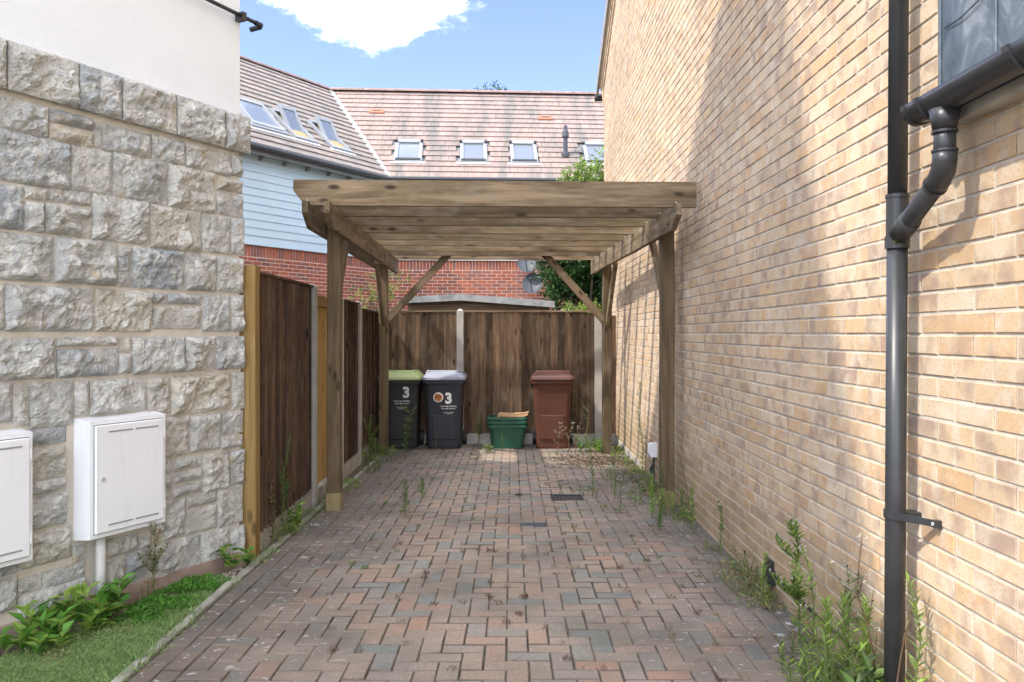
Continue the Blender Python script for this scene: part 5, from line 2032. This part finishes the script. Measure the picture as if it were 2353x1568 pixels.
for i in range(5200):
    t = r.random()
    cx, cy = -1.86 - .10 * t, 4.92 - .62 * t
    a = r.uniform(0, 6.28)
    q = r.random() ** .5
    x, y = cx + .17 * q * math.cos(a), cy + .17 * q * math.sin(a)
    if x > -1.69:
        continue
    if noise.noise((x * 7, y * 7, 3)) < -.25:
        continue
    hz = gz(y) + (1 - q * q) * .045 * r.random()
    lp.leaf(Vector((x, y, hz)), rv(r, .1, 1), Vector((0, 0, 1)), r.uniform(.012, .024), .012)
tag(lp.obj('ground_cover', 'leaf_lush'), 'bright green creeping plant on the soil by the kerb', 'ground cover', kind='stuff')
pb = MB()
for i in range(900):
    s_ = r.uniform(.05, 1.3)
    o_ = r.uniform(.05, .20)
    p = stone_pt(s_, 0, o_)
    if p.x > -1.72:
        continue
    z_ = gz(p.y) - .028
    e = r.uniform(.005, .014)
    M = Matrix.Translation((p.x, p.y, z_)) @ Matrix.Rotation(r.uniform(0, 3), 4, 'Z')
    pb.add([(-e, 0, 0), (0, -e * .7, 0), (e, 0, 0), (0, e * .7, 0), (0, 0, e * .8), (0, 0, -e * .5)], [(0, 1, 4), (1, 2, 4), (2, 3, 4), (3, 0, 4), (1, 0, 5), (2, 1, 5), (3, 2, 5), (0, 3, 5)], M)
tag(pb.obj('gravel', 'pebble'), 'pale gravel strip along the foot of the stone wall', 'gravel', kind='stuff')

# small sprigs in the paving joints
for nm, mt, n, lab, kind_ in (('joint_sprigs', 'leaf_red', 55, 'reddish dry sprigs growing in the paving joints', 0), ('joint_weeds', 'leaf_green', 150, 'small green seedlings in the paving joints', 1), ('joint_moss', 'leaf_dry', 60, 'straw coloured dry tufts in the paving joints', 2)):
    mb = MB()
    for i in range(n):
        if kind_ == 0:
            x, y = r.gauss(0.0, .55), r.uniform(3.35, 5.9)
        elif kind_ == 1:
            x, y = r.choice((-1, 1)) * abs(r.gauss(1.1, .28)), r.uniform(5.0, 10.9)
            if r.random() < .3:
                x = r.uniform(-1.2, 1.3)
        else:
            x, y = r.uniform(.2, 1.4), r.uniform(3.5, 8.5)
        if abs(x) > 1.43:
            continue
        # snap to a joint line
        if r.random() < .5:
            x = X0 + round((x - X0) / P) * P
        else:
            y = 3.5 + round((y - 3.5) / P) * P
        p = Vector((x, y, gz(y) - .002))
        m_ = r.randint(8, 26)
        sz = r.uniform(.6, 1.3)
        for k in range(m_):
            d = rv(r, .9, 2.4)
            mb.leaf(p + Vector((r.uniform(-.022, .022), r.uniform(-.022, .022), r.uniform(0, .012))), d, rv(r), r.uniform(.010, .034) * sz, .0035 * sz)
    tag(mb.obj(nm, mt), lab, 'weeds', kind='stuff')
# leaf litter
ll_ = MB()
for i in range(900):
    x, y = r.gauss(.95, .26), r.gauss(9.95, .28)
    if r.random() < .25:
        x, y = r.gauss(1.30, .08), r.uniform(7.6, 10.2)
    if x > 1.47 or x < .2 or y > 10.6:
        continue
    ll_.leaf(Vector((x, y, gz(y) + .004 + r.random() * .02)), rv(r, -.1, .5), Vector((0, 0, 1)) + rv(r) * .6, r.uniform(.025, .05), r.uniform(.015, .028))
tag(ll_.obj('leaf_litter', 'leaf_brown'), 'scattered dry fallen leaves near the rear right post', 'leaf litter', kind='stuff')
# scrap of litter and one fallen leaf
lt = MB()
for i in range(9):
    p = Vector((-1.545 + r.uniform(-.035, .035), 6.40 + r.uniform(-.02, .02), gz(6.4) + .004 + .01 * r.random()))
    lt.leaf(p, rv(r, 0, .4), Vector((0, 0, 1)) + rv(r) * .4, .035, .03)
tag(lt.obj('litter_scrap', 'petal_white'), 'crumpled white scrap of litter by the kerb before the left post', 'litter')
dl = MB()
dl.leaf(Vector((.02, 7.72, gz(7.72) + .006)), Vector((1, -.3, .12)), Vector((0, 0, 1)), .10, .07, .3)
tag(dl.obj('fallen_leaf', 'leaf_brown'), 'single curled brown leaf on the paving left of the drain', 'leaf')

# rough mass of straw and low weeds along the wall foot and the kerb
wf = {'leaf_dry': MB(), 'leaf_green': MB(), 'leaf_bright': MB()}
for i in range(5200):
    y = 2.6 + 8.6 * r.random() ** 1.1
    d_ = abs(r.gauss(0, .10))
    x = 1.475 - d_
    dn = noise.noise((y * 1.7, 4.2, 0)) + .35 * noise.noise((y * 6, 1.2, 0))
    if dn < -.12 or x < 1.05:
        continue
    k = 'leaf_dry' if r.random() < (.62 if y < 6.6 else .35) else r.choice(('leaf_green', 'leaf_bright'))
    hgt = (.035 + .07 * max(0, dn)) * r.uniform(.4, 1.6)
    p = Vector((x, y, gz(y) + r.random() * .015))
    wf[k].leaf(p, rv(r, .1, 1.3), rv(r), hgt, r.uniform(.004, .010))
for k, nm, lab in (('leaf_dry', 'dry_straw', 'dry straw and dead stalks along the foot of the brick wall'), ('leaf_green', 'wall_foot_weeds', 'low green weeds along the foot of the brick wall'), ('leaf_bright', 'wall_foot_shoots', 'low bright yellow green shoots along the foot of the brick wall')):
    tag(wf[k].obj(nm, k), lab, 'weeds', kind='stuff')
kf = MB()
for i in range(3600):
    y = r.uniform(3.0, 10.6)
    x = -1.69 + r.gauss(0, .035)
    dn = noise.noise((y * 2.3, 8.2, 0)) + .4 * noise.noise((y * 7, 3.2, 0))
    if dn < -.05:
        continue
    p = Vector((x, y, gz(y) + .005))
    kf.leaf(p, rv(r, .2, 1.4), rv(r), (.02 + .06 * dn) * r.uniform(.5, 1.5), r.uniform(.003, .008))
tag(kf.obj('kerb_grass', 'turf_blade'), 'grass and weeds growing over the left kerb', 'grass', kind='stuff')

clump(G(1.28, 3.22), .10, .14, .40, 260, .065, .011, ('leaf_bright', 'leaf_pale'), 'thick bright fleabane clump filling the corner left of the downpipe', 101)
clump(G(1.22, 3.42), .07, .10, .24, 110, .055, .010, ('leaf_bright', 'leaf_green'), 'low bright fleabane tuft before the lit trio', 102)
clump(G(1.44, 5.0), .05, .35, .22, 100, .045, .009, ('leaf_green', 'leaf_grey'), 'ragged grey green weeds on the wall foot between vent and post', 103)
dt = MB()
for i in range(5000):
    s_ = r.uniform(.35, 2.3)
    p = stone_pt(s_, 0, r.uniform(.2, 1.1))
    if p.x > -1.712 or p.y < 2.6 or noise.noise((p.x * 4, p.y * 4, 21)) < .12:
        continue
    a = r.uniform(0, 6.28)
    dt.leaf(Vector((p.x, p.y, gz(p.y) + .004)), Vector((math.cos(a), math.sin(a), .6)), rv(r), r.uniform(.012, .028), .005, .1)
tag(dt.obj('dead_grass', 'leaf_dry'), 'straw coloured dead blades in the grass patch', 'grass', kind='stuff')
